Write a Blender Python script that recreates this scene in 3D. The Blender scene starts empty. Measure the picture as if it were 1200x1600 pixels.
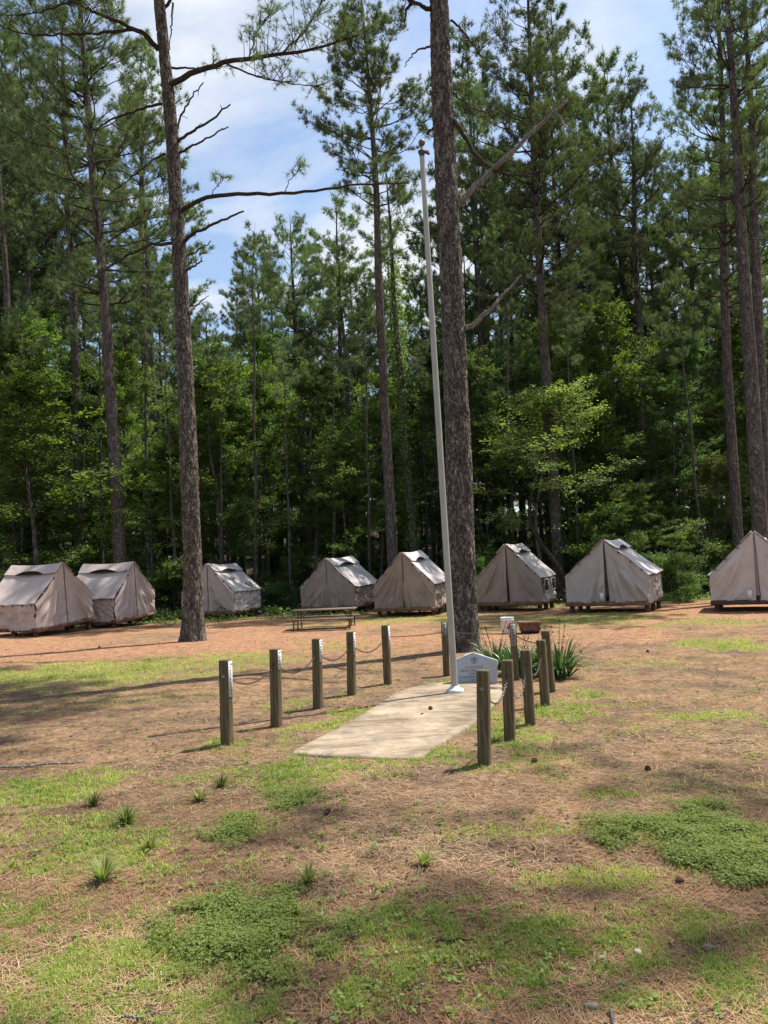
import bpy, math, random
import numpy as np
from mathutils import Matrix, Vector
C = bpy.context.scene.collection
SC = bpy.context.scene
R = math.radians
random.seed(7)

# ------------------------------------------------------------------ camera
PITCH, ROLL, F, EYE = R(4.234), R(2.509), 1200.0, 1.6
_f = np.array([0, math.cos(PITCH), math.sin(PITCH)])
_u = np.array([0, -math.sin(PITCH), math.cos(PITCH)])
_r = np.array([1.0, 0, 0])
CR = _r*math.cos(ROLL) - _u*math.sin(ROLL)
CU = _r*math.sin(ROLL) + _u*math.cos(ROLL)
CAM = np.array([0, 0, EYE])
cam = bpy.data.cameras.new('camera')
cam.sensor_fit = 'VERTICAL'; cam.sensor_height = 36.0; cam.lens = 36*F/1600
cam.clip_start = 0.05; cam.clip_end = 3000
co = bpy.data.objects.new('camera', cam); C.objects.link(co)
M4 = Matrix(((CR[0], CU[0], -_f[0], 0), (CR[1], CU[1], -_f[1], 0), (CR[2], CU[2], -_f[2], EYE), (0, 0, 0, 1)))
co.matrix_world = M4
SC.camera = co

def ray(px, py): return _f + CR*(px-600)/F - CU*(py-800)/F
def at(px, py, Y):
    d = ray(px, py); return CAM + d*(Y/d[1])
def ground_at(px, py, z=0.0):
    d = ray(px, py); return CAM + d*((z-EYE)/d[2])

# ------------------------------------------------------------------ light
SUN_EL = R(63); SUN_AZ = math.atan2(0.87, 0.49)      # azimuth measured from +Y towards +X
SD = Vector((math.cos(SUN_EL)*math.sin(SUN_AZ), math.cos(SUN_EL)*math.cos(SUN_AZ), math.sin(SUN_EL)))
sl = bpy.data.lights.new('sun', 'SUN'); sl.energy = 5.0; sl.angle = R(0.55); sl.color = (1.0, 0.95, 0.86)
so = bpy.data.objects.new('sun', sl); C.objects.link(so)
so.rotation_euler = SD.to_track_quat('Z', 'Y').to_euler()
w = bpy.data.worlds.new('World'); SC.world = w; w.use_nodes = True
wt = w.node_tree; wt.nodes.clear()
def wn(t, **k):
    n = wt.nodes.new(t)
    for a, b in k.items(): setattr(n, a, b)
    return n
sky = wn('ShaderNodeTexSky', sky_type='NISHITA', sun_disc=False, sun_elevation=SUN_EL, sun_rotation=SUN_AZ)
sky.air_density = 1.2; sky.dust_density = 1.5; sky.ozone_density = 1.5
tc = wn('ShaderNodeTexCoord')
sep = wn('ShaderNodeSeparateXYZ'); wt.links.new(tc.outputs['Generated'], sep.inputs[0])
mz = wn('ShaderNodeMath', operation='MAXIMUM'); wt.links.new(sep.outputs[2], mz.inputs[0]); mz.inputs[1].default_value = 0.05
dv = wn('ShaderNodeVectorMath', operation='DIVIDE'); wt.links.new(tc.outputs['Generated'], dv.inputs[0])
cb = wn('ShaderNodeCombineXYZ')
for i in range(3): wt.links.new(mz.outputs[0], cb.inputs[i])
wt.links.new(cb.outputs[0], dv.inputs[1])
ns = wn('ShaderNodeTexNoise'); ns.inputs['Scale'].default_value = 1.35; ns.inputs['Detail'].default_value = 9; ns.inputs['Roughness'].default_value = 0.55
ns.inputs['Distortion'].default_value = 0.4
wt.links.new(dv.outputs[0], ns.inputs['Vector'])
rp = wn('ShaderNodeValToRGB'); rp.color_ramp.elements[0].position = 0.48; rp.color_ramp.elements[1].position = 0.66
wt.links.new(ns.outputs[0], rp.inputs[0])
mm = wn('ShaderNodeMath', operation='MULTIPLY_ADD'); wt.links.new(rp.outputs[0], mm.inputs[0]); mm.inputs[1].default_value = 0.86; mm.inputs[2].default_value = 0.08
mx = wn('ShaderNodeMixRGB'); wt.links.new(mm.outputs[0], mx.inputs[0])
sm = wn('ShaderNodeMixRGB', blend_type='MULTIPLY'); sm.inputs[0].default_value = 1; wt.links.new(sky.outputs[0], sm.inputs[1]); sm.inputs[2].default_value = (1.02, 1.08, 1.12, 1)
wt.links.new(sm.outputs[0], mx.inputs[1]); mx.inputs[2].default_value = (5.6, 5.8, 6.1, 1)
bg = wn('ShaderNodeBackground'); bg.inputs['Strength'].default_value = 0.105
wt.links.new(mx.outputs[0], bg.inputs[0])
ow = wn('ShaderNodeOutputWorld'); wt.links.new(bg.outputs[0], ow.inputs[0])
SC.view_settings.view_transform = 'Standard'; SC.view_settings.look = 'None'
SC.view_settings.gamma = 1.0; SC.view_settings.exposure = 0.68
cy = SC.cycles
cy.max_bounces = 6; cy.diffuse_bounces = 4; cy.glossy_bounces = 2; cy.transmission_bounces = 3; cy.transparent_max_bounces = 4
cy.use_denoising = True; cy.caustics_reflective = False; cy.caustics_refractive = False
cy.sample_clamp_indirect = 4.0

# ------------------------------------------------------------------ numeric helpers
def _h(ix, iy, iz, s):
    n = (ix.astype(np.int64)*374761393 + iy.astype(np.int64)*668265263 + iz.astype(np.int64)*2147483647 + s*1274126177) & 0xffffffff
    n = ((n ^ (n >> 13))*1274126177) & 0xffffffff
    n = ((n ^ (n >> 16))*2246822519) & 0xffffffff
    return ((n ^ (n >> 15)) & 0xffffff)/float(0xffffff)
def vnoise(p, s=0):
    p = np.asarray(p, float); i = np.floor(p); f = p-i; f = f*f*(3-2*f); i = i.astype(np.int64)
    out = 0
    for a in (0, 1):
        for b in (0, 1):
            for c in (0, 1):
                wgt = (f[..., 0] if a else 1-f[..., 0])*(f[..., 1] if b else 1-f[..., 1])*(f[..., 2] if c else 1-f[..., 2])
                out = out+wgt*_h(i[..., 0]+a, i[..., 1]+b, i[..., 2]+c, s)
    return out
def fbm(p, s=0, o=4):
    p = np.asarray(p, float); v = 0; a = .5; t = 0
    for k in range(o): v = v+a*vnoise(p*(2.03**k), s+k*17); t += a; a *= .5
    return v/t
def P3(x, y, z=0): return np.stack(np.broadcast_arrays(x, y, z), -1)
def nrm(v): return v/np.maximum(np.linalg.norm(v, axis=-1, keepdims=True), 1e-9)

class MB:
    """collects vertices and faces of one mesh"""
    def __init__(s): s.v = []; s.f = []; s.n = 0; s.mi = []; s.c = []
    def add(s, v, f, m=0, col=None):
        v = np.asarray(v, np.float32).reshape(-1, 3); f = np.asarray(f, np.int32)
        s.v.append(v); s.f.append(f+s.n); s.mi.append(m); s.n += len(v)
        s.c.append(np.zeros(len(v), np.float32) if col is None else np.broadcast_to(np.asarray(col, np.float32), (len(v),)))
    def box(s, c, d, rz=0.0, m=0, taper=1.0, rot=None):
        q = np.array([[x, y, z] for z in (-.5, .5) for y in (-.5, .5) for x in (-.5, .5)])*np.asarray(d, float)
        if taper != 1: q[4:, :2] *= taper
        if rot is not None: q = q@np.asarray(rot).T
        a, b = math.cos(rz), math.sin(rz)
        q = np.stack([q[:, 0]*a-q[:, 1]*b, q[:, 0]*b+q[:, 1]*a, q[:, 2]], -1)+np.asarray(c, float)
        s.add(q, [[0, 2, 3, 1], [4, 5, 7, 6], [0, 1, 5, 4], [2, 6, 7, 3], [0, 4, 6, 2], [1, 3, 7, 5]], m)
    def grid(s, P, m=0, flip=False, wrap=False):
        P = np.asarray(P, float); a, b = P.shape[:2]
        i = np.arange(a-1)[:, None]; j = np.arange(b if wrap else b-1)[None, :]
        j2 = (j+1) % b
        q = np.stack([i*b+j, i*b+j2, (i+1)*b+j2, (i+1)*b+j], -1).reshape(-1, 4)
        if flip: q = q[:, ::-1]
        s.add(P.reshape(-1, 3), q, m)
    def tubes(s, paths, rad, sides=6, m=0, cap=False):
        """paths (n,k,3), rad (n,k)"""
        paths = np.asarray(paths, float); rad = np.asarray(rad, float)
        if paths.ndim == 2: paths = paths[None]; rad = np.broadcast_to(rad, (1, paths.shape[1]))
        n, k = paths.shape[:2]
        t = nrm(np.gradient(paths, axis=1))
        ref = np.where(np.abs(t[..., 2:3]) > .9, np.array([1., 0, 0]), np.array([0, 0, 1.]))
        ref = ref[:, :1].repeat(k, 1)
        a = nrm(np.cross(t, ref)); b = np.cross(t, a)
        th = np.arange(sides)/sides*2*np.pi
        ring = paths[:, :, None]+rad[:, :, None, None]*(a[:, :, None]*np.cos(th)[:, None]+b[:, :, None]*np.sin(th)[:, None])
        base = (np.arange(n)*k*sides)[:, None, None]
        i = (np.arange(k-1)*sides)[None, :, None]; j = np.arange(sides)[None, None, :]; j2 = (j+1) % sides
        q = np.stack([base+i+j, base+i+sides+j, base+i+sides+j2, base+i+j2], -1).reshape(-1, 4)
        s.add(ring.reshape(-1, 3), q, m)
        if cap:
            for e in (0, k-1):
                for x in range(n):
                    o = s.n
                    s.add(np.concatenate([ring[x, e], paths[x, e][None]]), [[y, (y+1) % sides, sides] if e else [(y+1) % sides, y, sides] for y in range(sides)], m)
    def lathe(s, prof, sides=24, c=(0, 0, 0), m=0):
        prof = np.asarray(prof, float); th = np.arange(sides)/sides*2*np.pi
        P = np.stack([prof[:, 0:1]*np.cos(th), prof[:, 0:1]*np.sin(th), prof[:, 1:2]+0*th], -1)+np.asarray(c, float)
        s.grid(P, m, wrap=True)
    def mesh(s, name, mats, smooth=False):
        me = bpy.data.meshes.new(name)
        V = np.concatenate(s.v)
        me.vertices.add(len(V)); me.vertices.foreach_set('co', V.ravel())
        li = np.concatenate([f.ravel() for f in s.f]).astype(np.int32)
        cnt = np.concatenate([np.full(len(f), f.shape[1], np.int32) for f in s.f])
        st = np.concatenate([[0], np.cumsum(cnt)[:-1]]).astype(np.int32)
        me.loops.add(len(li)); me.loops.foreach_set('vertex_index', li)
        me.polygons.add(len(cnt)); me.polygons.foreach_set('loop_start', st); me.polygons.foreach_set('loop_total', cnt)
        mi = np.concatenate([np.full(len(f), m, np.int32) for f, m in zip(s.f, s.mi)])
        me.polygons.foreach_set('material_index', mi)
        if smooth: me.polygons.foreach_set('use_smooth', np.ones(len(cnt), bool))
        for m in (mats if isinstance(mats, (list, tuple)) else [mats]): me.materials.append(m)
        at_ = me.attributes.new('tint', 'FLOAT', 'POINT'); at_.data.foreach_set('value', np.concatenate(s.c).astype(np.float32))
        me.update(calc_edges=True)
        return me
    def build(s, name, mats, parent=None, smooth=False):
        o = bpy.data.objects.new(name, s.mesh(name, mats, smooth)); C.objects.link(o)
        if parent is not None: o.parent = parent
        return o

def tag(o, label=None, cat=None, group=None, kind=None):
    if label: o['label'] = label
    if cat: o['category'] = cat
    if group: o['group'] = group
    if kind: o['kind'] = kind
    return o
def empty(name, loc=(0, 0, 0), rz=0.0, label=None, cat=None, group=None):
    o = bpy.data.objects.new(name, None); C.objects.link(o); o.location = loc; o.rotation_euler = (0, 0, rz)
    o.empty_display_size = 0.1
    return tag(o, label, cat, group)

# ------------------------------------------------------------------ materials
def newmat(name):
    m = bpy.data.materials.new(name); m.use_nodes = True; t = m.node_tree; t.nodes.clear()
    out = t.nodes.new('ShaderNodeOutputMaterial')
    def N(ty, **k):
        n = t.nodes.new(ty)
        for a, b in k.items():
            if a.startswith('i_'): n.inputs[a[2:].replace('_', ' ')].default_value = b
            else: setattr(n, a, b)
        return n
    return m, t, N, (lambda a, b: t.links.new(a, b)), out
def ramp(N, L, src, stops):
    r = N('ShaderNodeValToRGB'); e = r.color_ramp.elements
    while len(e) < len(stops): e.new(0.5)
    for k, (p, c) in enumerate(stops): e[k].position = p; e[k].color = (*c, 1) if len(c) == 3 else c
    L(src, r.inputs[0]); return r.outputs[0]
def mapped(N, L, scale, coord='Object'):
    tc = N('ShaderNodeTexCoord'); mp = N('ShaderNodeMapping'); mp.inputs['Scale'].default_value = scale
    L(tc.outputs[coord], mp.inputs[0]); return mp.outputs[0]
def noise(N, L, vec, sc, det=5, rough=.55, dist=0):
    n = N('ShaderNodeTexNoise'); n.inputs['Scale'].default_value = sc; n.inputs['Detail'].default_value = det
    n.inputs['Roughness'].default_value = rough; n.inputs['Distortion'].default_value = dist; L(vec, n.inputs['Vector']); return n.outputs[0]
def mixc(N, L, fac, a, b, mode='MIX'):
    m = N('ShaderNodeMixRGB', blend_type=mode)
    for k, v in ((0, fac), (1, a), (2, b)):
        if isinstance(v, (int, float)): m.inputs[k].default_value = v
        elif isinstance(v, tuple): m.inputs[k].default_value = (*v, 1)
        else: L(v, m.inputs[k])
    return m.outputs[0]
def princ(N, L, out, col, rough=.8, bump=None, bs=.3, bd=.01, metal=0, spec=.3):
    p = N('ShaderNodeBsdfPrincipled'); p.inputs['Roughness'].default_value = rough; p.inputs['Metallic'].default_value = metal
    p.inputs['Specular IOR Level'].default_value = spec
    if isinstance(col, tuple): p.inputs['Base Color'].default_value = (*col, 1)
    else: L(col, p.inputs['Base Color'])
    if bump is not None:
        b = N('ShaderNodeBump'); b.inputs['Strength'].default_value = bs; b.inputs['Distance'].default_value = bd
        L(bump, b.inputs['Height']); L(b.outputs[0], p.inputs['Normal'])
    L(p.outputs[0], out.inputs[0]); return p

def leaf_mat(name, c1, c2, trans=.35, rough=.6, gl=.025):
    m, t, N, L, out = newmat(name)
    a = N('ShaderNodeAttribute'); a.attribute_name = 'tint'
    oi = N('ShaderNodeObjectInfo')
    col = mixc(N, L, a.outputs['Fac'], c1, c2)
    hs = N('ShaderNodeHueSaturation')
    mp = N('ShaderNodeMapRange'); mp.inputs[3].default_value = .66; mp.inputs[4].default_value = 1.38; L(oi.outputs['Random'], mp.inputs[0])
    mh = N('ShaderNodeMapRange'); mh.inputs[3].default_value = .484; mh.inputs[4].default_value = .508; L(oi.outputs['Random'], mh.inputs[0])
    L(mp.outputs[0], hs.inputs['Value']); L(mh.outputs[0], hs.inputs['Hue']); L(col, hs.inputs['Color'])
    d = N('ShaderNodeBsdfDiffuse'); tr = N('ShaderNodeBsdfTranslucent'); g = N('ShaderNodeBsdfGlossy'); g.inputs['Roughness'].default_value = rough
    g.inputs['Color'].default_value = (.7, .75, .8, 1)
    L(hs.outputs[0], d.inputs[0])
    tcol = mixc(N, L, 1.0, hs.outputs[0], (1.25, 1.3, .55), 'MULTIPLY'); L(tcol, tr.inputs[0])
    x = N('ShaderNodeMixShader'); x.inputs[0].default_value = trans; L(d.outputs[0], x.inputs[1]); L(tr.outputs[0], x.inputs[2])
    y = N('ShaderNodeMixShader'); y.inputs[0].default_value = gl; L(x.outputs[0], y.inputs[1]); L(g.outputs[0], y.inputs[2])
    L(y.outputs[0], out.inputs[0]); return m
MT = {}
MT['needle'] = leaf_mat('pine_needles', (.088, .142, .062), (.195, .248, .110), .34, .5, .04)
MT['leafA'] = leaf_mat('broad_leaves', (.084, .160, .040), (.210, .305, .080), .50)
MT['leafB'] = leaf_mat('dark_leaves', (.070, .138, .046), (.170, .250, .088), .48)
MT['leafC'] = leaf_mat('pale_leaves', (.135, .190, .065), (.27, .33, .12), .42)
MT['grass'] = leaf_mat('grass_blades', (.16, .235, .035), (.46, .47, .14), .38)
MT['clump'] = leaf_mat('tuft_blades', (.085, .13, .028), (.42, .43, .16), .3)
MT['clover'] = leaf_mat('clover_leaves', (.125, .200, .034), (.270, .350, .075), .38)
MT['iris'] = leaf_mat('iris_leaves', (.040, .095, .028), (.110, .190, .060), .25, .4, .05)

def bark(name, base, hi, crev, sc=1.0, lichen=.5):
    m, t, N, L, out = newmat(name)
    def ridge(v, s_, det, dist):
        n = noise(N, L, v, s_, det, .6, dist)
        return n
    wob = N('ShaderNodeTexNoise'); wob.inputs['Scale'].default_value = 3.2*sc; wob.inputs['Detail'].default_value = 3; L(mapped(N, L, (1, 1, .9)), wob.inputs['Vector'])
    vm = mapped(N, L, (12*sc, 12*sc, 2.7*sc))
    ad = N('ShaderNodeVectorMath', operation='MULTIPLY_ADD'); L(wob.outputs['Color'], ad.inputs[0]); ad.inputs[1].default_value = (3.2, 3.2, 1.6); L(vm, ad.inputs[2])
    n1 = ridge(ad.outputs[0], 1.0, 3, 0); n2 = noise(N, L, mapped(N, L, (60*sc, 60*sc, 17*sc)), 1.0, 5, .7)
    fur = ramp(N, L, n1, [(.34, (1,)*3), (.445, (.75,)*3), (.495, (0, 0, 0)), (.53, (.5,)*3), (.62, (1,)*3)])
    pl_ = noise(N, L, mapped(N, L, (9*sc, 9*sc, 13*sc)), 1.0, 3, .6, 1.0)
    cut = ramp(N, L, pl_, [(.46, (1,)*3), (.50, (.35,)*3), (.54, (1,)*3)])
    fur = mixc(N, L, 1.0, fur, cut, 'MULTIPLY')
    big = noise(N, L, mapped(N, L, (5, 5, 3)), 1.0, 4, .6)
    col = mixc(N, L, ramp(N, L, big, [(.35, (0,)*3), (.65, (1,)*3)]), base, hi)
    col = mixc(N, L, 1.0, col, ramp(N, L, n2, [(.28, (.45,)*3), (.50, (.95,)*3), (.72, (1.35,)*3)]), 'MULTIPLY')
    li = ramp(N, L, noise(N, L, mapped(N, L, (14*sc, 14*sc, 8*sc)), 2.0, 5, .7), [(.585, (0, 0, 0)), (.64, (lichen,)*3)])
    li = mixc(N, L, 1.0, li, fur, 'MULTIPLY')
    col = mixc(N, L, li, col, (.40, .40, .35))
    col = mixc(N, L, fur, crev, col)
    h = mixc(N, L, .3, fur, n2)
    princ(N, L, out, col, .95, h, 1.0, .035, spec=.1)
    return m
MT['bark'] = bark('pine_bark', (.185, .155, .128), (.285, .25, .212), (.034, .027, .022), 1.0, .8)
MT['bark_far'] = bark('distant_bark', (.135, .115, .10), (.215, .19, .17), (.05, .042, .036), .8, .4)
MT['deadwood'] = bark('dead_wood', (.34, .32, .295), (.50, .475, .45), (.17, .16, .15), 2.2, .3)
MT['twig'] = bark('twig_bark', (.085, .065, .052), (.14, .11, .09), (.04, .03, .025), 2.0, .2)

def simple(name, c1, c2, sc=8, rough=.85, bs=.3, bd=.005, stretch=(1, 1, 1), metal=0, spec=.3, det=6):
    m, t, N, L, out = newmat(name)
    n = noise(N, L, mapped(N, L, stretch), sc, det, .6)
    col = ramp(N, L, n, [(.30, c1), (.72, c2)])
    princ(N, L, out, col, rough, n, bs, bd, metal, spec); return m
def canvas_mat(name, c1, c2, spots=0.0):
    m, t, N, L, out = newmat(name)
    v = mapped(N, L, (1, 1, 1))
    n = noise(N, L, v, 2.2, 7, .62); n2 = noise(N, L, v, 38, 4, .7)
    col = ramp(N, L, n, [(.30, c1), (.68, c2)])
    col = mixc(N, L, mixc(N, L, 1.0, n2, (.14,)*3, 'MULTIPLY'), col, (.16, .13, .11))
    if spots:
        s = ramp(N, L, noise(N, L, v, 9, 6, .75), [(.52, (0, 0, 0)), (.60, (spots,)*3)])
        col = mixc(N, L, s, col, (.15, .12, .10))
    wv = N('ShaderNodeTexNoise'); wv.inputs['Scale'].default_value = 5; wv.inputs['Detail'].default_value = 5; wv.inputs['Distortion'].default_value = 1.2; L(v, wv.inputs['Vector'])
    b = N('ShaderNodeBump'); b.inputs['Strength'].default_value = .35; b.inputs['Distance'].default_value = .03; L(wv.outputs[0], b.inputs['Height'])
    d = N('ShaderNodeBsdfPrincipled'); d.inputs['Roughness'].default_value = .8; d.inputs['Specular IOR Level'].default_value = .25
    L(col, d.inputs['Base Color']); L(b.outputs[0], d.inputs['Normal'])
    tr = N('ShaderNodeBsdfTranslucent'); L(col, tr.inputs[0])
    x = N('ShaderNodeMixShader'); x.inputs[0].default_value = .10; L(d.outputs[0], x.inputs[1]); L(tr.outputs[0], x.inputs[2]); L(x.outputs[0], out.inputs[0])
    return m
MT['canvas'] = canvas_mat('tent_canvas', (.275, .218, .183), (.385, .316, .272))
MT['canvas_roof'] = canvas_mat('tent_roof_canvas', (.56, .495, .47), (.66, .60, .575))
MT['canvas_tan'] = canvas_mat('pink_tan_canvas', (.46, .375, .335), (.57, .48, .44))
MT['canvas_spot'] = canvas_mat('mildewed_canvas', (.40, .36, .33), (.54, .50, .47), .75)
MT['canvas_grey'] = canvas_mat('grey_canvas', (.42, .365, .34), (.54, .478, .45))
MT['canvas_pale'] = canvas_mat('pale_canvas', (.50, .44, .415), (.62, .56, .53))
MT['dark'] = simple('dark_interior', (.012, .010, .009), (.02, .017, .015))
MT['plank'] = simple('platform_wood', (.13, .070, .045), (.25, .14, .09), 4, .85, .5, .006, (1, 1, 8))
MT['plank_dark'] = simple('dark_platform_wood', (.06, .035, .026), (.13, .07, .05), 4, .85, .5, .006, (1, 1, 8))
def post_mat():
    m, t, N, L, out = newmat('treated_post_wood')
    g = noise(N, L, mapped(N, L, (30, 30, 2.2)), 1.6, 6, .65, .5)
    b = noise(N, L, mapped(N, L, (3, 3, 2)), 2, 5, .6)
    col = ramp(N, L, g, [(.28, (.045, .031, .017)), (.55, (.125, .093, .052)), (.75, (.23, .18, .11))])
    col = mixc(N, L, ramp(N, L, b, [(.45, (0, 0, 0)), (.7, (.6,)*3)]), col, (.10, .105, .05))
    princ(N, L, out, col, .85, g, .6, .004, spec=.2); return m
MT['post'] = post_mat()
MT['plate'] = simple('white_plate', (.55, .54, .52), (.75, .74, .72), 20, .6, .1, .002)
MT['plate_grey'] = simple('weathered_plate', (.24, .22, .19), (.40, .37, .33), 20, .8, .2, .002)
MT['ink'] = simple('black_lettering', (.015, .015, .015), (.03, .03, .03))
MT['rust'] = simple('rusty_steel', (.085, .055, .038), (.19, .135, .10), 60, .75, .3, .001, metal=.4)
MT['steel'] = simple('galvanised_steel', (.15, .14, .125), (.36, .34, .31), 60, .5, .2, .001, metal=.6)
MT['pole'] = simple('weathered_pole_paint', (.29, .275, .235), (.40, .38, .33), 5, .5, .1, .001, (3, 3, .6), .15, .4)
MT['pole_base'] = simple('white_metal_flange', (.48, .47, .45), (.62, .61, .58), 14, .45, .1, .001, metal=.1)
MT['brass'] = simple('tarnished_brass', (.10, .065, .04), (.22, .155, .09), 10, .55, .1, .001, metal=.7)
MT['truckm'] = simple('weathered_bronze', (.07, .045, .035), (.15, .11, .09), 20, .6, .1, .001, metal=.4)
MT['granite'] = simple('grey_granite', (.28, .31, .36), (.45, .485, .54), 90, .65, .25, .001, det=3)
MT['granite_rough'] = simple('rough_granite', (.26, .28, .31), (.50, .52, .55), 22, .9, .9, .012)
MT['engrave'] = simple('engraved_letters', (.10, .11, .13), (.18, .19, .22))
MT['bucket'] = simple('white_plastic', (.70, .70, .68), (.80, .80, .78), 6, .4, .05, .001)
MT['red'] = simple('red_print', (.62, .04, .05), (.70, .06, .07))
MT['planter'] = simple('brown_planter', (.095, .042, .030), (.19, .085, .06), 9, .6, .3, .003)
MT['frame_metal'] = simple('brown_painted_steel', (.07, .045, .035), (.16, .12, .10), 25, .6, .2, .001, metal=.2)
MT['table_wood'] = simple('weathered_table_wood', (.095, .065, .052), (.20, .145, .12), 5, .8, .4, .003, (1, 6, 6))
MT['cone'] = simple('pine_cone_scales', (.045, .028, .020), (.12, .075, .05), 30)
MT['rock'] = simple('pinkish_stone', (.30, .23, .19), (.46, .37, .32), 12, .9, .5, .006)
MT['soil'] = simple('leaf_mould', (.035, .026, .018), (.075, .055, .036), 6)
MT['chip'] = simple('pale_wood_chip', (.17, .125, .085), (.30, .24, .17), 14)
MT['label'] = simple('white_label', (.62, .61, .60), (.72, .71, .70), 20)

def litter_mat(name, c1, c2, c3):
    m, t, N, L, out = newmat(name)
    a = N('ShaderNodeAttribute'); a.attribute_name = 'tint'
    col = ramp(N, L, a.outputs['Fac'], [(0.0, c1), (.5, c2), (1.0, c3)])
    princ(N, L, out, col, .8, spec=.15); return m
MT['straw'] = litter_mat('pine_straw', (.12, .064, .034), (.32, .183, .098), (.52, .37, .22))
MT['leaf_litter'] = litter_mat('fallen_leaves', (.045, .034, .027), (.13, .10, .08), (.27, .18, .12))

def ground_mat():
    m, t, N, L, out = newmat('camp_ground')
    v = mapped(N, L, (1, 1, 1))
    def A(n): a = N('ShaderNodeAttribute'); a.attribute_name = n; return a.outputs['Fac']
    n1 = noise(N, L, v, 1.3, 7, .62); n2 = noise(N, L, v, 16, 7, .72, .6); n3 = noise(N, L, v, 85, 5, .75, .4); n4 = noise(N, L, v, 4.5, 8, .78, .8)
    straw = ramp(N, L, n2, [(.28, (.105, .064, .036)), (.46, (.25, .152, .084)), (.60, (.37, .245, .145)), (.78, (.53, .385, .245))])
    clay = ramp(N, L, n2, [(.25, (.20, .098, .052)), (.5, (.36, .192, .108)), (.8, (.54, .34, .22))])
    dirt_shade = ramp(N, L, n2, [(.30, (.085, .058, .040)), (.7, (.20, .140, .10))])
    green = ramp(N, L, n2, [(.30, (.10, .105, .032)), (.55, (.26, .265, .075)), (.8, (.44, .42, .15))])
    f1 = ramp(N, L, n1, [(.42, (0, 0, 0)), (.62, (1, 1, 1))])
    col = mixc(N, L, mixc(N, L, 1.0, f1, (.85,)*3, 'MULTIPLY'), straw, dirt_shade)  # dark patches: brown litter, plus ground shade painted into the colour
    col = mixc(N, L, A('clay'), col, clay)
    gsum = N('ShaderNodeMath', operation='MULTIPLY_ADD'); L(n3, gsum.inputs[0]); gsum.inputs[1].default_value = .7
    L(A('green'), gsum.inputs[2])
    gf = ramp(N, L, gsum.outputs[0], [(.58, (0, 0, 0)), (1.05, (.85,)*3)])
    col = mixc(N, L, gf, col, green)
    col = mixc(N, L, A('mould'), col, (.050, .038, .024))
    sp = ramp(N, L, n3, [(.28, (.35,)*3), (.48, (1, 1, 1)), (.75, (1.25,)*3)])
    col = mixc(N, L, 1.0, col, sp, 'MULTIPLY')
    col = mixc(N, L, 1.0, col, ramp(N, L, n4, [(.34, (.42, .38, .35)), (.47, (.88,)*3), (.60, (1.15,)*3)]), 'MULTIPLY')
    h = mixc(N, L, .5, n2, n3)
    princ(N, L, out, col, .95, h, 1.0, .035, spec=.1)
    return m
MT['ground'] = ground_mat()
def slab_mat():
    m, t, N, L, out = newmat('stained_concrete')
    v = mapped(N, L, (1, 1, 1))
    n1 = noise(N, L, v, 1.8, 7, .62, .5); n2 = noise(N, L, v, 60, 4, .7)
    col = ramp(N, L, n1, [(.32, (.19, .145, .10)), (.50, (.32, .25, .175)), (.66, (.42, .335, .24))])
    gr = ramp(N, L, noise(N, L, mapped(N, L, (2.4, .8, 1)), 1.6, 6, .65), [(.50, (0, 0, 0)), (.64, (.55,)*3)])
    col = mixc(N, L, gr, col, (.20, .175, .14))
    sp = ramp(N, L, n2, [(.28, (.55,)*3), (.45, (1, 1, 1)), (.8, (1.1,)*3)])
    col = mixc(N, L, 1.0, col, sp, 'MULTIPLY')
    st_ = ramp(N, L, noise(N, L, mapped(N, L, (1.1, 3.2, 1)), 1.7, 8, .7, 1.2), [(.40, (.62, .60, .57)), (.52, (1, 1, 1))])
    col = mixc(N, L, 1.0, col, st_, 'MULTIPLY')
    vo = N('ShaderNodeTexVoronoi', feature='DISTANCE_TO_EDGE'); vo.inputs['Scale'].default_value = .55; L(mapped(N, L, (1, 1, 0)), vo.inputs['Vector'])
    princ(N, L, out, col, .9, n2, .35, .004, spec=.15); return m
MT['slab'] = slab_mat()

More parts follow.
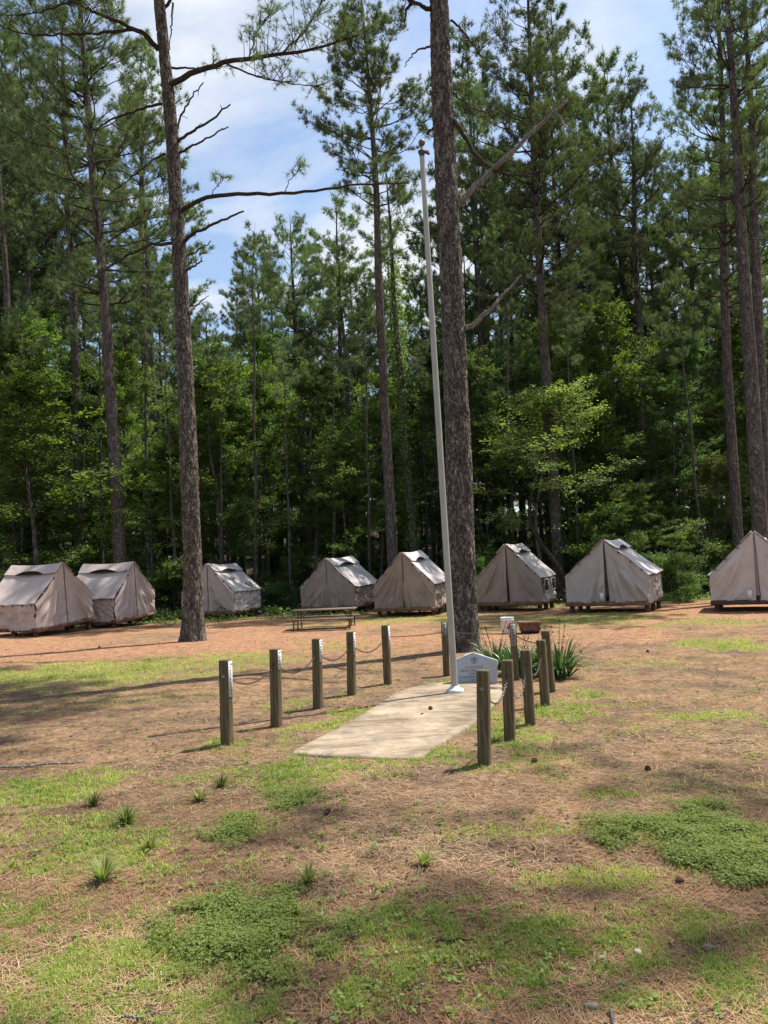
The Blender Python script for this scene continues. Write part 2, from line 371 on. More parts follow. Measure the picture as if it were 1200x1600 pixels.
# ------------------------------------------------------------------ the ground
# patches seen in the grass: (px, py, rx, ry, strength, kind) turned into ellipses on the ground, in metres
PATCH = [(70, 1235, 95, 30, .9, 'g'), (20, 1245, 60, 22, .9, 'g'), (130, 1335, 130, 55, .8, 'g'), (60, 1300, 90, 30, .6, 'g'), (40, 1440, 90, 60, .55, 'g'), (190, 1520, 140, 50, .85, 'g'),
 (90, 1590, 150, 40, .6, 'g'), (320, 1580, 120, 40, .7, 'g'), (440, 1225, 75, 28, .8, 'g'), (440, 1262, 60, 34, .95, 'k'), (385, 1292, 62, 28, .9, 'k'), (330, 1215, 70, 16, .5, 'g'),
 (408, 1448, 128, 62, .95, 'k'), (330, 1480, 50, 50, .5, 'k'), (480, 1212, 130, 14, .6, 'g'), (560, 1202, 90, 8, .5, 'g'), (1115, 1318, 150, 50, .9, 'k'), (1180, 1370, 70, 32, .7, 'k'), (960, 1370, 150, 22, .6, 'g'),
 (650, 1460, 180, 60, .75, 'g'), (590, 1540, 90, 50, .8, 'g'), (880, 1480, 160, 60, .7, 'g'), (1050, 1450, 140, 40, .6, 'g'), (1150, 1540, 90, 60, .75, 'g'), (820, 1560, 120, 40, .6, 'g'), (980, 1560, 120, 30, .5, 'g'),
 (790, 1300, 120, 14, .4, 'g'), (640, 1270, 20, 10, .3, 'g'), (950, 1245, 90, 10, .45, 'g'),
 (810, 1165, 70, 32, .9, 'g'), (700, 1180, 55, 20, .9, 'g'), (760, 1200, 60, 14, .6, 'g'), (880, 1112, 60, 16, .85, 'g'), (920, 1085, 50, 12, .6, 'g'), (770, 1130, 50, 18, .8, 'g'), (750, 1064, 36, 6, .8, 'g'), (680, 1070, 30, 5, .6, 'g'),
 (505, 1137, 60, 10, .9, 'g'), (560, 1112, 60, 8, .8, 'g'), (450, 1155, 30, 8, .6, 'g'), (460, 1100, 50, 12, .5, 'g'), (345, 1167, 40, 8, .8, 'g'), (540, 1085, 30, 8, .4, 'g'),
 (150, 1052, 230, 22, .85, 'g'), (380, 1032, 110, 14, .7, 'g'), (60, 1060, 120, 20, .7, 'g'), (520, 1010, 70, 10, .45, 'g'), (230, 1090, 120, 10, .35, 'g'),
 (1085, 1118, 80, 10, .7, 'g'), (1150, 1008, 110, 12, .85, 'g'), (1020, 1140, 60, 6, .4, 'g'), (1000, 1035, 160, 8, .35, 'g'),
 (640, 968, 190, 10, .6, 'g'), (900, 968, 200, 9, .75, 'g'), (1100, 972, 120, 9, .7, 'g'), (760, 985, 60, 8, .4, 'g'), (230, 970, 60, 6, .5, 'g'), (450, 950, 60, 8, .7, 'g'), (1070, 925, 60, 10, .95, 'g'), (440, 925, 50, 8, .95, 'g'), (270, 945, 40, 8, .8, 'g')]
ELL = []
for (px, py, rx, ry, s, k) in PATCH:
    c = ground_at(px, py); a = ground_at(px+rx, py); b = ground_at(px, py-ry); b2 = ground_at(px, py+ry)
    ELL.append((c[0], (b[1]+b2[1])/2, abs(a[0]-c[0]), abs(b[1]-b2[1])/2, s, k))
def masks(x, y):
    p = P3(x, y, 0)
    wob = (fbm(p*1.7, 3)-.5)*1.5+(fbm(p*6, 5)-.5)*1.3
    g = np.zeros_like(x); k = np.zeros_like(x)
    for (cx, cy_, rx, ry, s, kd) in ELL:
        d = np.sqrt(((x-cx)/rx)**2+((y-cy_)/ry)**2)
        v = np.clip((1.25-d+wob)/(.7 if kd == 'g' else 1.0), 0, 1)*s
        if kd == 'g': g = np.maximum(g, v)
        else: k = np.maximum(k, v)
    if 'PADR' in globals():
        nr = (np.abs(x-PADC[0]) < 2.5) & (np.abs(y-PADC[1]) < 2.5); xs, ys = x[nr], y[nr]
        dd = np.sqrt(((xs[:, None]-PADR[None, :, 0])**2+(ys[:, None]-PADR[None, :, 1])**2).min(1)) if xs.size else np.zeros(0)
        e_ = np.zeros_like(x); e_[nr] = np.clip(1.1-dd/.10, 0, 1)*np.clip((vnoise(P3(xs, ys)*3.5, 19)-.25)*3, 0, 1)
        g = np.maximum(g, e_)
    base = np.clip((fbm(p*.8, 9)-.48)*3.0, 0, .30)*np.clip((fbm(p*5, 11)-.3)*3, 0, 1)
    g = np.maximum(g, base)
    g = g*np.clip((fbm(p*9, 21)-.22)*3.5, .15, 1)
    far = np.clip((y-27.5+1.5*wob)/3, 0, 1)          # edge of the wood
    g = g*(1-far)
    clay = np.clip((y-12)/5+wob*.7, 0, 1)*np.clip((fbm(p*.45, 31)-.28)*4, 0, 1)*np.clip((31-y)/3, 0, 1)
    clay = np.maximum(clay, .35*np.clip((fbm(p*.7, 37)-.5)*5, 0, 1))
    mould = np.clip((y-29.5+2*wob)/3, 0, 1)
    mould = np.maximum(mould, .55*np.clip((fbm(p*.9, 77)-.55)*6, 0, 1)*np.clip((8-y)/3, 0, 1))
    return g, k, clay, mould
def hgt(x, y):
    p = P3(x, y, 0)
    return (fbm(p*.5, 41)-.5)*.07+(fbm(p*3.1, 43, 3)-.5)*.022+.06*np.clip((y-30)/10, 0, 1)+.11*np.clip(y-46, 0, 90)
# concrete pad
pad_px = [(452, 1181), (478, 1168), (520, 1146), (560, 1124), (592, 1103), (618, 1086), (645, 1076), (680, 1070), (715, 1068), (750, 1070), (775, 1074), (786, 1080), (784, 1092), (766, 1112), (748, 1128), (728, 1142), (700, 1160), (676, 1177), (655, 1190), (620, 1189), (560, 1187), (500, 1184)]
pp = [ground_at(a, c)[:2] for a, c in pad_px]
ring = []
for i in range(len(pp)):
    a0, a1 = np.array(pp[i]), np.array(pp[(i+1) % len(pp)])
    for t in (0, .25, .5, .75): ring.append(a0+(a1-a0)*t+np.array([random.uniform(-.012, .012), random.uniform(-.012, .012)]))
ring = np.array(ring); ring = (np.roll(ring, 1, 0)+ring*2+np.roll(ring, -1, 0))/4
cen = ring.mean(0); PADC = cen; PADR = ring
def graded(stops):
    out = []
    for (a, b, s) in stops: out += list(np.arange(a, b, s))
    return np.array(out+[stops[-1][1]])
gx = graded([(-400, -60, 20), (-60, -20, 1.2), (-20, -5, .25), (-5, 6, .045), (6, 20, .22), (20, 60, 1.2), (60, 400, 20)])
gy = graded([(-60, -4, 2), (-4, 1.5, .3), (1.5, 12, .045), (12, 32, .14), (32, 90, 1.2), (90, 600, 25)])
X, Y = np.meshgrid(gx, gy)
g_, k_, c_, m_ = masks(X, Y)
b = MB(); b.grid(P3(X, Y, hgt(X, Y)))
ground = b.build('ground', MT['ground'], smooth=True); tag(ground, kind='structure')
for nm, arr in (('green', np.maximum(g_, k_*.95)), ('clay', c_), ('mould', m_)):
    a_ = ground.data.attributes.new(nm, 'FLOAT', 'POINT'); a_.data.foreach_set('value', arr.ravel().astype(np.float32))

def in_pad(x, y, grow=1.0):
    q = cen+(ring-cen)*grow; inside = np.zeros(x.shape, bool); j = len(q)-1
    for i in range(len(q)):
        c1 = (q[i, 1] > y) != (q[j, 1] > y)
        with np.errstate(divide='ignore', invalid='ignore'):
            xx = (q[j, 0]-q[i, 0])*(y-q[i, 1])/(q[j, 1]-q[i, 1])+q[i, 0]
        inside ^= c1 & (x < xx); j = i
    return inside
b = MB(); PZ = .030
rows = [P3((cen[0]+(ring[:, 0]-cen[0])*s), (cen[1]+(ring[:, 1]-cen[1])*s), z) for s, z in ((.02, PZ), (.3, PZ), (.6, PZ), (.85, PZ), (.985, PZ), (1.0, PZ-.012), (1.004, -.08))]
b.grid(np.array(rows), wrap=True, flip=True)
pad = b.build('concrete_pad', MT['slab'], smooth=False)
tag(pad, 'worn tan concrete pad tapering towards the camera under the flagpole', 'concrete pad')

# ------------------------------------------------------------------ ground cover (nobody could count it)
rng = np.random.default_rng(11)
def scatter(n, x0, x1, y0, y1, dens, half=.60):
    """points in the visible wedge, rejection-sampled; nearer ones more densely"""
    out = []; got = 0
    while got < n:
        u = rng.random(n); y = 1/((1-u)/y0+u/y1)          # density ~ 1/y^2, even on the picture
        x = (rng.random(n)*2-1)*(y*half+1.0)
        ok = (x > x0) & (x < x1) & (rng.random(n) < dens(x, y)) & ~in_pad(x, y, 1.0)
        q = np.stack([x, y], -1)[ok]; out.append(q); got += len(q)
    return np.concatenate(out)[:n]
def blades(mb, pos, L, W, lean, tint):
    n = len(pos); az = rng.random(n)*2*np.pi; d = np.stack([np.cos(az), np.sin(az), 0*az], -1)
    s = np.stack([-np.sin(az), np.cos(az), 0*az], -1)
    z = hgt(pos[:, 0], pos[:, 1])-.004
    base = np.stack([pos[:, 0], pos[:, 1], z], -1)
    up = np.array([0, 0, 1.])
    m1 = base+up*(L*.55)[:, None]*np.cos(lean*.5)[:, None]+d*(L*.55*np.sin(lean*.5))[:, None]
    tp = m1+up*(L*.45*np.cos(lean*1.5))[:, None]+d*(L*.45*np.sin(lean*1.5))[:, None]
    w_ = W[:, None]
    V = np.stack([base-s*w_*.5, base+s*w_*.5, m1+s*w_*.45, m1-s*w_*.45, tp], 1)
    i = np.arange(n)[:, None]*5
    mb.add(V.reshape(-1, 3), np.concatenate([i+np.array([[0, 1, 2, 3]])]), col=np.repeat(tint, 5))
    mb.f.append(np.concatenate([i+np.array([[3, 2, 4]])]).astype(np.int32)+(mb.n-n*5)); mb.mi.append(0)
dg = lambda x, y: np.clip(masks(x, y)[0]**1.5*(.15+1.1*np.clip((fbm(P3(x, y)*14, 55)-.38)*4, 0, 1)), 0, 1)
pos = scatter(120000, -14, 16, 2.0, 28, dg)
sc_ = (.8+.04*pos[:, 1])
b = MB(); n = len(pos)
tn = np.clip(fbm(P3(pos[:, 0], pos[:, 1])*1.1, 51)*1.5-.3+rng.normal(0, .18, n), 0, 1)
blades(b, pos, rng.uniform(.016, .048, n)*sc_*(1+1.5*np.clip(masks(pos[:, 0], pos[:, 1])[0]-.55, 0, 1)*np.clip((pos[:, 1]-4.5)/2, 0, 1)*rng.random(n)*2), rng.uniform(.0020, .0038, n)*(.6+.14*pos[:, 1]), rng.uniform(.3, 1.3, n), tn)
tag(b.build('grass', MT['grass']), 'thin patchy green and straw coloured grass over the clearing', 'grass', kind='stuff')

def leaflets(mb, c, nrmv, size, tint, aspect=.62, k=1):
    """rhombic leaves: c (n,3), nrmv (n,3), size (n,)"""
    n = len(c); r_ = rng.normal(size=(n, 3)); a = nrm(np.cross(nrmv, r_)); bb = np.cross(nrmv, a)
    sz = size[:, None]
    V = np.stack([c-a*sz*.5, c+bb*sz*aspect*.5+a*sz*.08, c+a*sz*.5, c-bb*sz*aspect*.5+a*sz*.08], 1)
    i = np.arange(n)[:, None]*4
    mb.add(V.reshape(-1, 3), i+np.array([[0, 1, 2, 3]]), col=np.repeat(tint, 4))
dk = lambda x, y: np.clip(masks(x, y)[1]**1.6*(.25+1.2*np.clip((fbm(P3(x, y)*7, 56)-.36)*4, 0, 1)), 0, 1)
pos = scatter(42000, -8, 10, 2.2, 8.5, dk)
b = MB(); n = len(pos)
hz = rng.beta(2, 1.5, n)*.055*(.4+.9*fbm(P3(pos[:, 0], pos[:, 1])*5, 61))
c = P3(pos[:, 0], pos[:, 1], hgt(pos[:, 0], pos[:, 1])+hz)
for k3 in range(3):
    an = rng.random(n)*.5+k3*2.094; off = np.stack([np.cos(an), np.sin(an), 0*an], -1)*.0055
    nv = nrm(np.stack([rng.normal(0, .5, n), rng.normal(0, .5, n), np.ones(n)], -1))
    leaflets(b, c+off, nv, rng.uniform(.006, .0125, n), np.clip(hz/.06+rng.normal(0, .2, n), 0, 1), .85)
tag(b.build('clover', MT['clover']), 'dense low clover patches in the foreground', 'clover', kind='stuff')

# fallen pine needles
def strips(mb, pos, L, W, tint, zoff=.003, tilt=.12):
    n = len(pos); az = rng.random(n)*2*np.pi; d = np.stack([np.cos(az), np.sin(az), rng.normal(0, tilt, n)], -1)
    s = np.stack([-np.sin(az), np.cos(az), 0*az], -1)
    c = P3(pos[:, 0], pos[:, 1], hgt(pos[:, 0], pos[:, 1])+zoff+rng.random(n)*.008)
    l2 = (L*.5)[:, None]; w2 = (W*.5)[:, None]; bend = s*(rng.normal(0, .09, n)*L)[:, None]
    V = np.stack([c-d*l2-s*w2+bend, c-d*l2+s*w2+bend, c-s*w2, c+s*w2, c+d*l2-s*w2*.5+bend, c+d*l2+s*w2*.5+bend], 1)
    i = np.arange(n)[:, None]*6
    mb.add(V.reshape(-1, 3), np.concatenate([i+np.array([[0, 2, 3, 1]]), i+np.array([[2, 4, 5, 3]])]), col=np.repeat(tint, 6))
ds = lambda x, y: np.clip(1-.35*masks(x, y)[0]-.9*masks(x, y)[1], .05, 1)
pos = scatter(95000, -14, 16, 2.0, 24, ds); n = len(pos)
b = MB(); tn = np.clip(fbm(P3(pos[:, 0], pos[:, 1])*.9, 71)*1.3-.15+rng.normal(0, .2, n), 0, 1)
strips(b, pos, rng.uniform(.05, .16, n), rng.uniform(.0012, .0024, n)*(.75+.12*pos[:, 1]), tn)
tag(b.build('pine_straw', MT['straw']), 'orange brown fallen pine needles covering the clearing floor', 'pine straw', kind='stuff')
dl = lambda x, y: np.clip((fbm(P3(x, y)*1.3, 81)-.40)*4, .04, 1)
pos = scatter(9000, -14, 16, 2.0, 26, dl); n = len(pos)
b = MB()
c = P3(pos[:, 0], pos[:, 1], hgt(pos[:, 0], pos[:, 1])+.010+rng.random(n)*.012)
nv = nrm(np.stack([rng.normal(0, .45, n), rng.normal(0, .45, n), np.ones(n)], -1))
yf = rng.uniform(7, 28, 3600); xf = (rng.random(3600)*2-1)*(yf*.56); kf = (rng.random(3600) < np.clip((fbm(P3(xf, yf)*.8, 85)-.40)*5, .08, 1)) & ~in_pad(xf, yf, 1.05); xf, yf = xf[kf], yf[kf]; nf = len(xf)
leaflets(b, P3(xf, yf, hgt(xf, yf)+.018+rng.random(nf)*.015), nrm(np.stack([rng.normal(0, .14, nf), rng.normal(0, .14, nf), np.ones(nf)], -1)), rng.uniform(.02, .065, nf), np.clip(rng.normal(.45, .35, nf), 0, 1), .5)
leaflets(b, c, nv, rng.uniform(.008, .036, n)*(.7+.06*pos[:, 1]), np.clip(rng.normal(.3, .3, n), 0, 1), .55)
tag(b.build('leaf_litter', MT['leaf_litter']), 'small dark dead leaves and bark flakes strewn over the straw', 'leaf litter', kind='stuff')

# small broad leaved weeds dotted through the straw
wp = scatter(1500, -10, 12, 2.2, 13, lambda x, y: np.clip((fbm(P3(x, y)*1.6, 83)-.40)*5, .03, 1)); nw = len(wp)
kw = 7; an = rng.random((nw, 1))*6.28+np.arange(kw)*(6.283/kw)+rng.normal(0, .25, (nw, kw)); rw = rng.uniform(.006, .028, (nw, kw))
cx_ = wp[:, 0:1]+np.cos(an)*rw; cy_w = wp[:, 1:2]+np.sin(an)*rw
c = P3(cx_.ravel(), cy_w.ravel(), (hgt(wp[:, 0], wp[:, 1])[:, None]+.012+rng.random((nw, kw))*.02).ravel())
nv = nrm(np.stack([rng.normal(0, .5, nw*kw), rng.normal(0, .5, nw*kw), np.ones(nw*kw)], -1))
b = MB(); leaflets(b, c, nv, rng.uniform(.014, .034, nw*kw)*(.8+.05*np.repeat(wp[:, 1], kw)), np.clip(np.repeat(rng.normal(.5, .25, nw), kw)+rng.normal(0, .1, nw*kw), 0, 1), .5)
tag(b.build('weeds', MT['clover']), 'small scattered broad leaved weeds growing through the straw', 'weeds', kind='stuff')

def clump(px, py, h, nb, spread, label, mat='grass', tbase=.35):
    g = ground_at(px, py); x0, y0 = g[0], g[1]
    b = MB(); az = rng.random(nb)*2*np.pi; ln = rng.uniform(.15, 1, nb)*spread
    nb = int(nb*1.6); spread = spread*1.3; az = rng.random(nb)*2*np.pi; ln = rng.uniform(.15, 1, nb)*spread; L = 1.4*h*rng.uniform(.3, 1.15, nb); K = 5
    t = np.linspace(0, 1, K)[None, :]
    d = np.stack([np.cos(az), np.sin(az)], -1)
    rr = (ln[:, None]*t**1.4*.9)*L[:, None]+.012
    zz = L[:, None]*(t-ln[:, None]*.45*t**2.4)
    Pc = np.stack([d[:, 0:1]*rr, d[:, 1:2]*rr, zz], -1)
    s = np.stack([-d[:, 1], d[:, 0], 0*az], -1)[:, None, :]*(.0028+.0018*rng.random(nb))[:, None, None]*(1-t**2)[..., None]
    for i in range(nb):
        b.grid(np.stack([Pc[i]-s[i], Pc[i]+s[i]], 1)); b.c[-1] = np.full(K*2, np.clip(tbase*.8+rng.normal(.1, .28), 0, 1), np.float32)
    o = b.build('grass_clump', MT['clump']); o.location = (x0, y0, float(hgt(np.array([x0]), np.array([y0]))[0])-.005)
    tag(o, label, 'grass clump', 'grass clumps in the foreground')
clump(196, 1288, .13, 90, .9, 'spiky green grass clump left of the lower clover patch, middle of the left three', tbase=.1)
clump(146, 1258, .10, 70, 1.0, 'dark green grass clump farthest back at the left foreground', tbase=0)
clump(160, 1384, .12, 90, .9, 'olive grass clump nearest the camera at the left edge of the big clover patch', tbase=.2)
clump(236, 1330, .10, 50, .7, 'thin yellowish grass clump between the two clover patches on the left', tbase=.8)
clump(480, 1382, .11, 60, .8, 'pale yellow green grass clump just behind the big clover patch', tbase=.7)
clump(664, 1352, .09, 60, .9, 'bright yellow green grass clump alone in the middle foreground', tbase=.6)
clump(312, 1252, .09, 80, 1.1, 'light green grass clump among clover in front of the first left post', tbase=.45)
clump(345, 1230, .09, 70, 1.1, 'small dark grass clump nearest the concrete pad on its left', tbase=.15)

def cone_obj(px, py, s, label, z=None):
    s = s*.62
    g = ground_at(px, py); z0 = float(hgt(np.array([g[0]]), np.array([g[1]]))[0]) if z is None else z
    b = MB(); b.lathe([(0, -.5*s), (.22*s, -.42*s), (.34*s, -.15*s), (.30*s, .15*s), (.15*s, .42*s), (0, .5*s)], 10)
    n = 70; i = np.arange(n); zz = -.42+.86*(i/n); rr = .36*np.sqrt(np.clip(1-(zz/.52)**2, 0, 1)); an = i*2.39996
    dd = np.stack([np.cos(an), np.sin(an), .35+0*an], -1)
    for q in range(n):
        c = np.array([rr[q]*np.cos(an[q]), rr[q]*np.sin(an[q]), zz[q]])*s
        t_ = np.array([-np.sin(an[q]), np.cos(an[q]), 0])*.085*s
        b.add([c-t_, c+t_, c+dd[q]*.17*s+t_*.5, c+dd[q]*.17*s-t_*.5], [[0, 1, 2, 3]])
    o = b.build('pine_cone', MT['cone']); o.location = (g[0], g[1], z0+.33*s); o.rotation_euler = (R(95), R(random.uniform(-20, 20)), R(random.uniform(0, 360)))
    tag(o, label, 'pine cone', 'fallen pine cones')
cone_obj(673, 1113, .075, 'dark round pine cone lying on the concrete pad', PZ)
cone_obj(1012, 1205, .07, 'dark pine cone on bare straw in the right middle ground')
cone_obj(835, 1194, .085, 'reddish brown pine cone in front of the nearest right post')
cone_obj(908, 1018, .08, 'pine cone beside the spiky green plants at their right')
cone_obj(512, 1276, .07, 'pine cone on straw to the right of the upper clover patch')
cone_obj(1012, 1018, .08, 'small pine cone on the clay at the far right')
cone_obj(155, 1012, .09, 'pine cone on clay in front of the far left tents')
cone_obj(1062, 1380, .07, 'pine cone half hidden at the lower edge of the right clover patch')

def slab_piece(px, py, dims, rz, label, name, cat, mat, jag=.25, group=None, z=0.0):
    g = ground_at(px, py); n = 10; th = np.arange(n)/n*2*np.pi
    rr = 1+rng.uniform(-jag, jag, n); a, c_2, h = dims
    base = np.stack([np.cos(th)*a/2*rr, np.sin(th)*c_2/2*rr], -1)
    rows = [P3(base[:, 0]*s, base[:, 1]*s, zz) for s, zz in ((1.0, -.01), (1.04, h*.3), (.85, h*.75), (.5, h*.95), (.02, h))]
    b = MB(); b.grid(np.array(rows), wrap=True, flip=False)
    o = b.build(name, MT[mat], smooth=False); o.location = (g[0], g[1], z); o.rotation_euler = (0, 0, rz)
    tag(o, label, cat, group)
slab_piece(776, 1079, (.17, .10, .05), .2, 'flat pinkish stone lying on the back corner of the concrete pad', 'flat_stone', 'stone', 'rock', .12, z=PZ-.01)
slab_piece(940, 1497, (.04, .022, .01), .5, 'small pale wood chip in the right foreground, farthest from the camera', 'wood_chip', 'wood chip', 'chip', group='pale wood chips')
slab_piece(1108, 1480, (.05, .02, .01), -.4, 'pale wood chip at the right edge of the foreground', 'wood_chip', 'wood chip', 'chip', group='pale wood chips')
slab_piece(924, 1572, (.055, .028, .012), .1, 'flat grey wood chip near the bottom edge of the picture', 'wood_chip', 'wood chip', 'chip', group='pale wood chips')
slab_piece(996, 1490, (.035, .03, .016), .9, 'rough whitish pebble beside the wood chips', 'pebble', 'pebble', 'rock')
def stick(px, py, L, r, rz, label, bend=.1, mat='twig', name='fallen_stick'):
    g = ground_at(px, py); t = np.linspace(-.5, .5, 9)
    z = .006+r
    P = np.stack([t*L, bend*L*(.25-t**2)*np.sin(t*9+rz), z+.004*np.sin(t*14)], -1)
    b = MB(); b.tubes(P, np.linspace(r, r*.6, 9), 7, cap=True)
    o = b.build(name, MT[mat], smooth=True); o.location = (g[0], g[1], float(hgt(np.array([g[0]]), np.array([g[1]]))[0])); o.rotation_euler = (0, 0, rz)
    tag(o, label, 'stick', 'fallen sticks')
stick(232, 1588, .22, .004, .08, 'slender pale stick at the very bottom left of the foreground', mat='deadwood')
stick(420, 1590, .16, .003, .3, 'dark stick at the bottom edge below the big clover patch')
stick(957, 1592, .10, .008, 1.4, 'short thick pale stick pointing at the camera at the bottom edge', 0, 'deadwood')
stick(70, 1489, .14, .003, .35, 'thin pale stick in the lower left corner', mat='deadwood')
stick(1140, 1162, .40, .006, .1, 'long thin stick on the bare straw at the right', mat='deadwood')
stick(710, 1470, .16, .006, .0, 'bark covered stick in the middle foreground')
stick(60, 1197, .8, .012, .12, 'long pale weathered stick on the straw at the left', .02, 'deadwood')
stick(390, 1128, .30, .008, .9, 'short pale stick standing out between the first two left posts', .1, 'deadwood')

# ------------------------------------------------------------------ trees
def polyline(pts, n):
    pts = np.asarray(pts, float); d = np.concatenate([[0], np.cumsum(np.linalg.norm(np.diff(pts, axis=0), axis=1))])
    t = np.linspace(0, d[-1], n); q = np.stack([np.interp(t, d, pts[:, k]) for k in range(3)], -1)
    for _ in range(2): q[1:-1] = (q[:-2]+2*q[1:-1]+q[2:])/4
    return q
def trunk_mesh(mb, path, rad, sides, rough=.02, flare=.55, seed=0, ridges=0, flz=.32):
    """path (n,3) rad (n): one bark surface with irregular girth and a flared foot"""
    n = len(path); t = nrm(np.gradient(path, axis=0)); a = nrm(np.cross(t, np.array([0, 1., 0]))); bb = np.cross(t, a)
    th = np.arange(sides)/sides*2*np.pi
    h = path[:, 2]-path[0, 2]
    fl = 1+flare*np.exp(-np.maximum(h, 0)/flz)[:, None]*(1+.28*np.sin(th*5+seed)+.18*np.sin(th*3+seed*2))
    dirs = a[:, None]*np.cos(th)[:, None]+bb[:, None]*np.sin(th)[:, None]
    q = path[:, None]+dirs*rad[:, None, None]
    rr = rad[:, None]*fl*(1+(fbm(q*np.array([2, 2, .7]), seed)-.5)*.14)
    if ridges:
        p = q*np.array([15, 15, 3.6]); wv = fbm(q*np.array([6, 6, 4]), seed+5)[..., None]*2.6
        v = np.abs(fbm(p+wv, seed+9, 3)-.5)*2
        rr = rr+(np.clip(v*3.2, 0, 1)-.6)*ridges+(fbm(q*40, seed+3, 2)-.5)*ridges*.5
    P = path[:, None]+dirs*rr[..., None]
    mb.grid(P, wrap=True, flip=True)
def needles(mb, pos, dirs, nn, ln, wd, rg, spread=.85):
    n = len(pos); D = nrm(dirs[:, None]*.75+rg.normal(size=(n, nn, 3))*spread*.62)
    L = ln*rg.uniform(.7, 1.1, (n, nn, 1)); base = pos[:, None]-dirs[:, None]*rg.uniform(0, .09, (n, nn, 1))
    s = nrm(np.cross(D, rg.normal(size=(n, nn, 3))))*wd*.5
    tip = base+D*L-np.array([0, 0, 1.])*L*.10
    V = np.stack([base-s, base+s, tip], 2).reshape(-1, 3)
    i = np.arange(n*nn)[:, None]*3
    tint = np.clip(rg.normal(.4, .22, n), 0, 1)
    mb.add(V, i+np.array([[0, 1, 2]]), col=np.repeat(tint, nn*3))
def grow_limbs(rg, P0, D0, L, r0, mbB, twigs_per_m=4.4, k=7, droop=.05, up=.25, live=.35, tl=(.35, .95), tufts=7, sub=True):
    """limbs from origins P0 along D0; returns tuft positions and directions"""
    n = len(P0); t = np.linspace(0, 1, k)[None, :, None]
    side = nrm(np.cross(D0, np.array([0, 0, 1.])))
    w1 = rg.normal(0, .10, (n, 1, 1)); Lx = L[:, None, None]
    path = P0[:, None]+D0[:, None]*Lx*t+np.array([0, 0, 1.])*Lx*(up*t**2-droop*t)+side[:, None]*Lx*w1*np.sin(t*4)
    path[:, 1:] += rg.normal(0, .018, (n, k-1, 3))*Lx
    rad = r0[:, None]*(1-t[..., 0]*.82)
    mbB.tubes(path, rad, 5)
    pos, dr = [], []
    tp, tr = [], []
    for i in range(n):
        m = max(2, int(L[i]*twigs_per_m))
        tt = live+(1-live)*rg.random(m)**.8; tt = np.sort(tt); idx = tt*(k-1); a = np.minimum(idx.astype(int), k-2); fr = (idx-a)[:, None]
        o = path[i, a]*(1-fr)+path[i, a+1]*fr; ax = nrm(path[i, a+1]-path[i, a])
        sd = nrm(np.cross(ax, np.array([0, 0, 1.])))*np.where(np.arange(m) % 2, 1, -1)[:, None]
        d = nrm(ax*.75+sd*rg.uniform(.4, 1.0, (m, 1))+np.array([0, 0, 1.])*rg.uniform(-.05, .7, (m, 1)))
        ln = rg.uniform(tl[0], tl[1], (m, 1))*min(1.3, .35+L[i]*.25)*(1.15-.5*tt[:, None])
        mid = o+d*ln*.5; e = o+d*ln+np.array([0, 0, 1.])*ln*.18
        tp.append(np.stack([o, mid, e], 1)); tr.append(np.tile([.011, .008, .005], (m, 1))*(1 if L[i] < 4 else 1.3))
        for q in range(tufts):
            f = 1-q/tufts*.75*rg.random((m, 1)) if q else np.ones((m, 1))
            pp_ = o+(e-o)*f+(rg.normal(0, .07, (m, 3)) if q else 0)
            pos.append(pp_); dr.append(nrm((e-o)*1.0+np.array([0, 0, .35])+rg.normal(0, .25, (m, 3))*np.linalg.norm(e-o, axis=1, keepdims=True)*2*(q > 0)))
        pos.append(path[i, -1:]); dr.append(nrm(path[i, -1:]-path[i, -2:-1]))
    mbB.tubes(np.concatenate(tp), np.concatenate(tr), 4)
    return np.concatenate(pos), np.concatenate(dr)
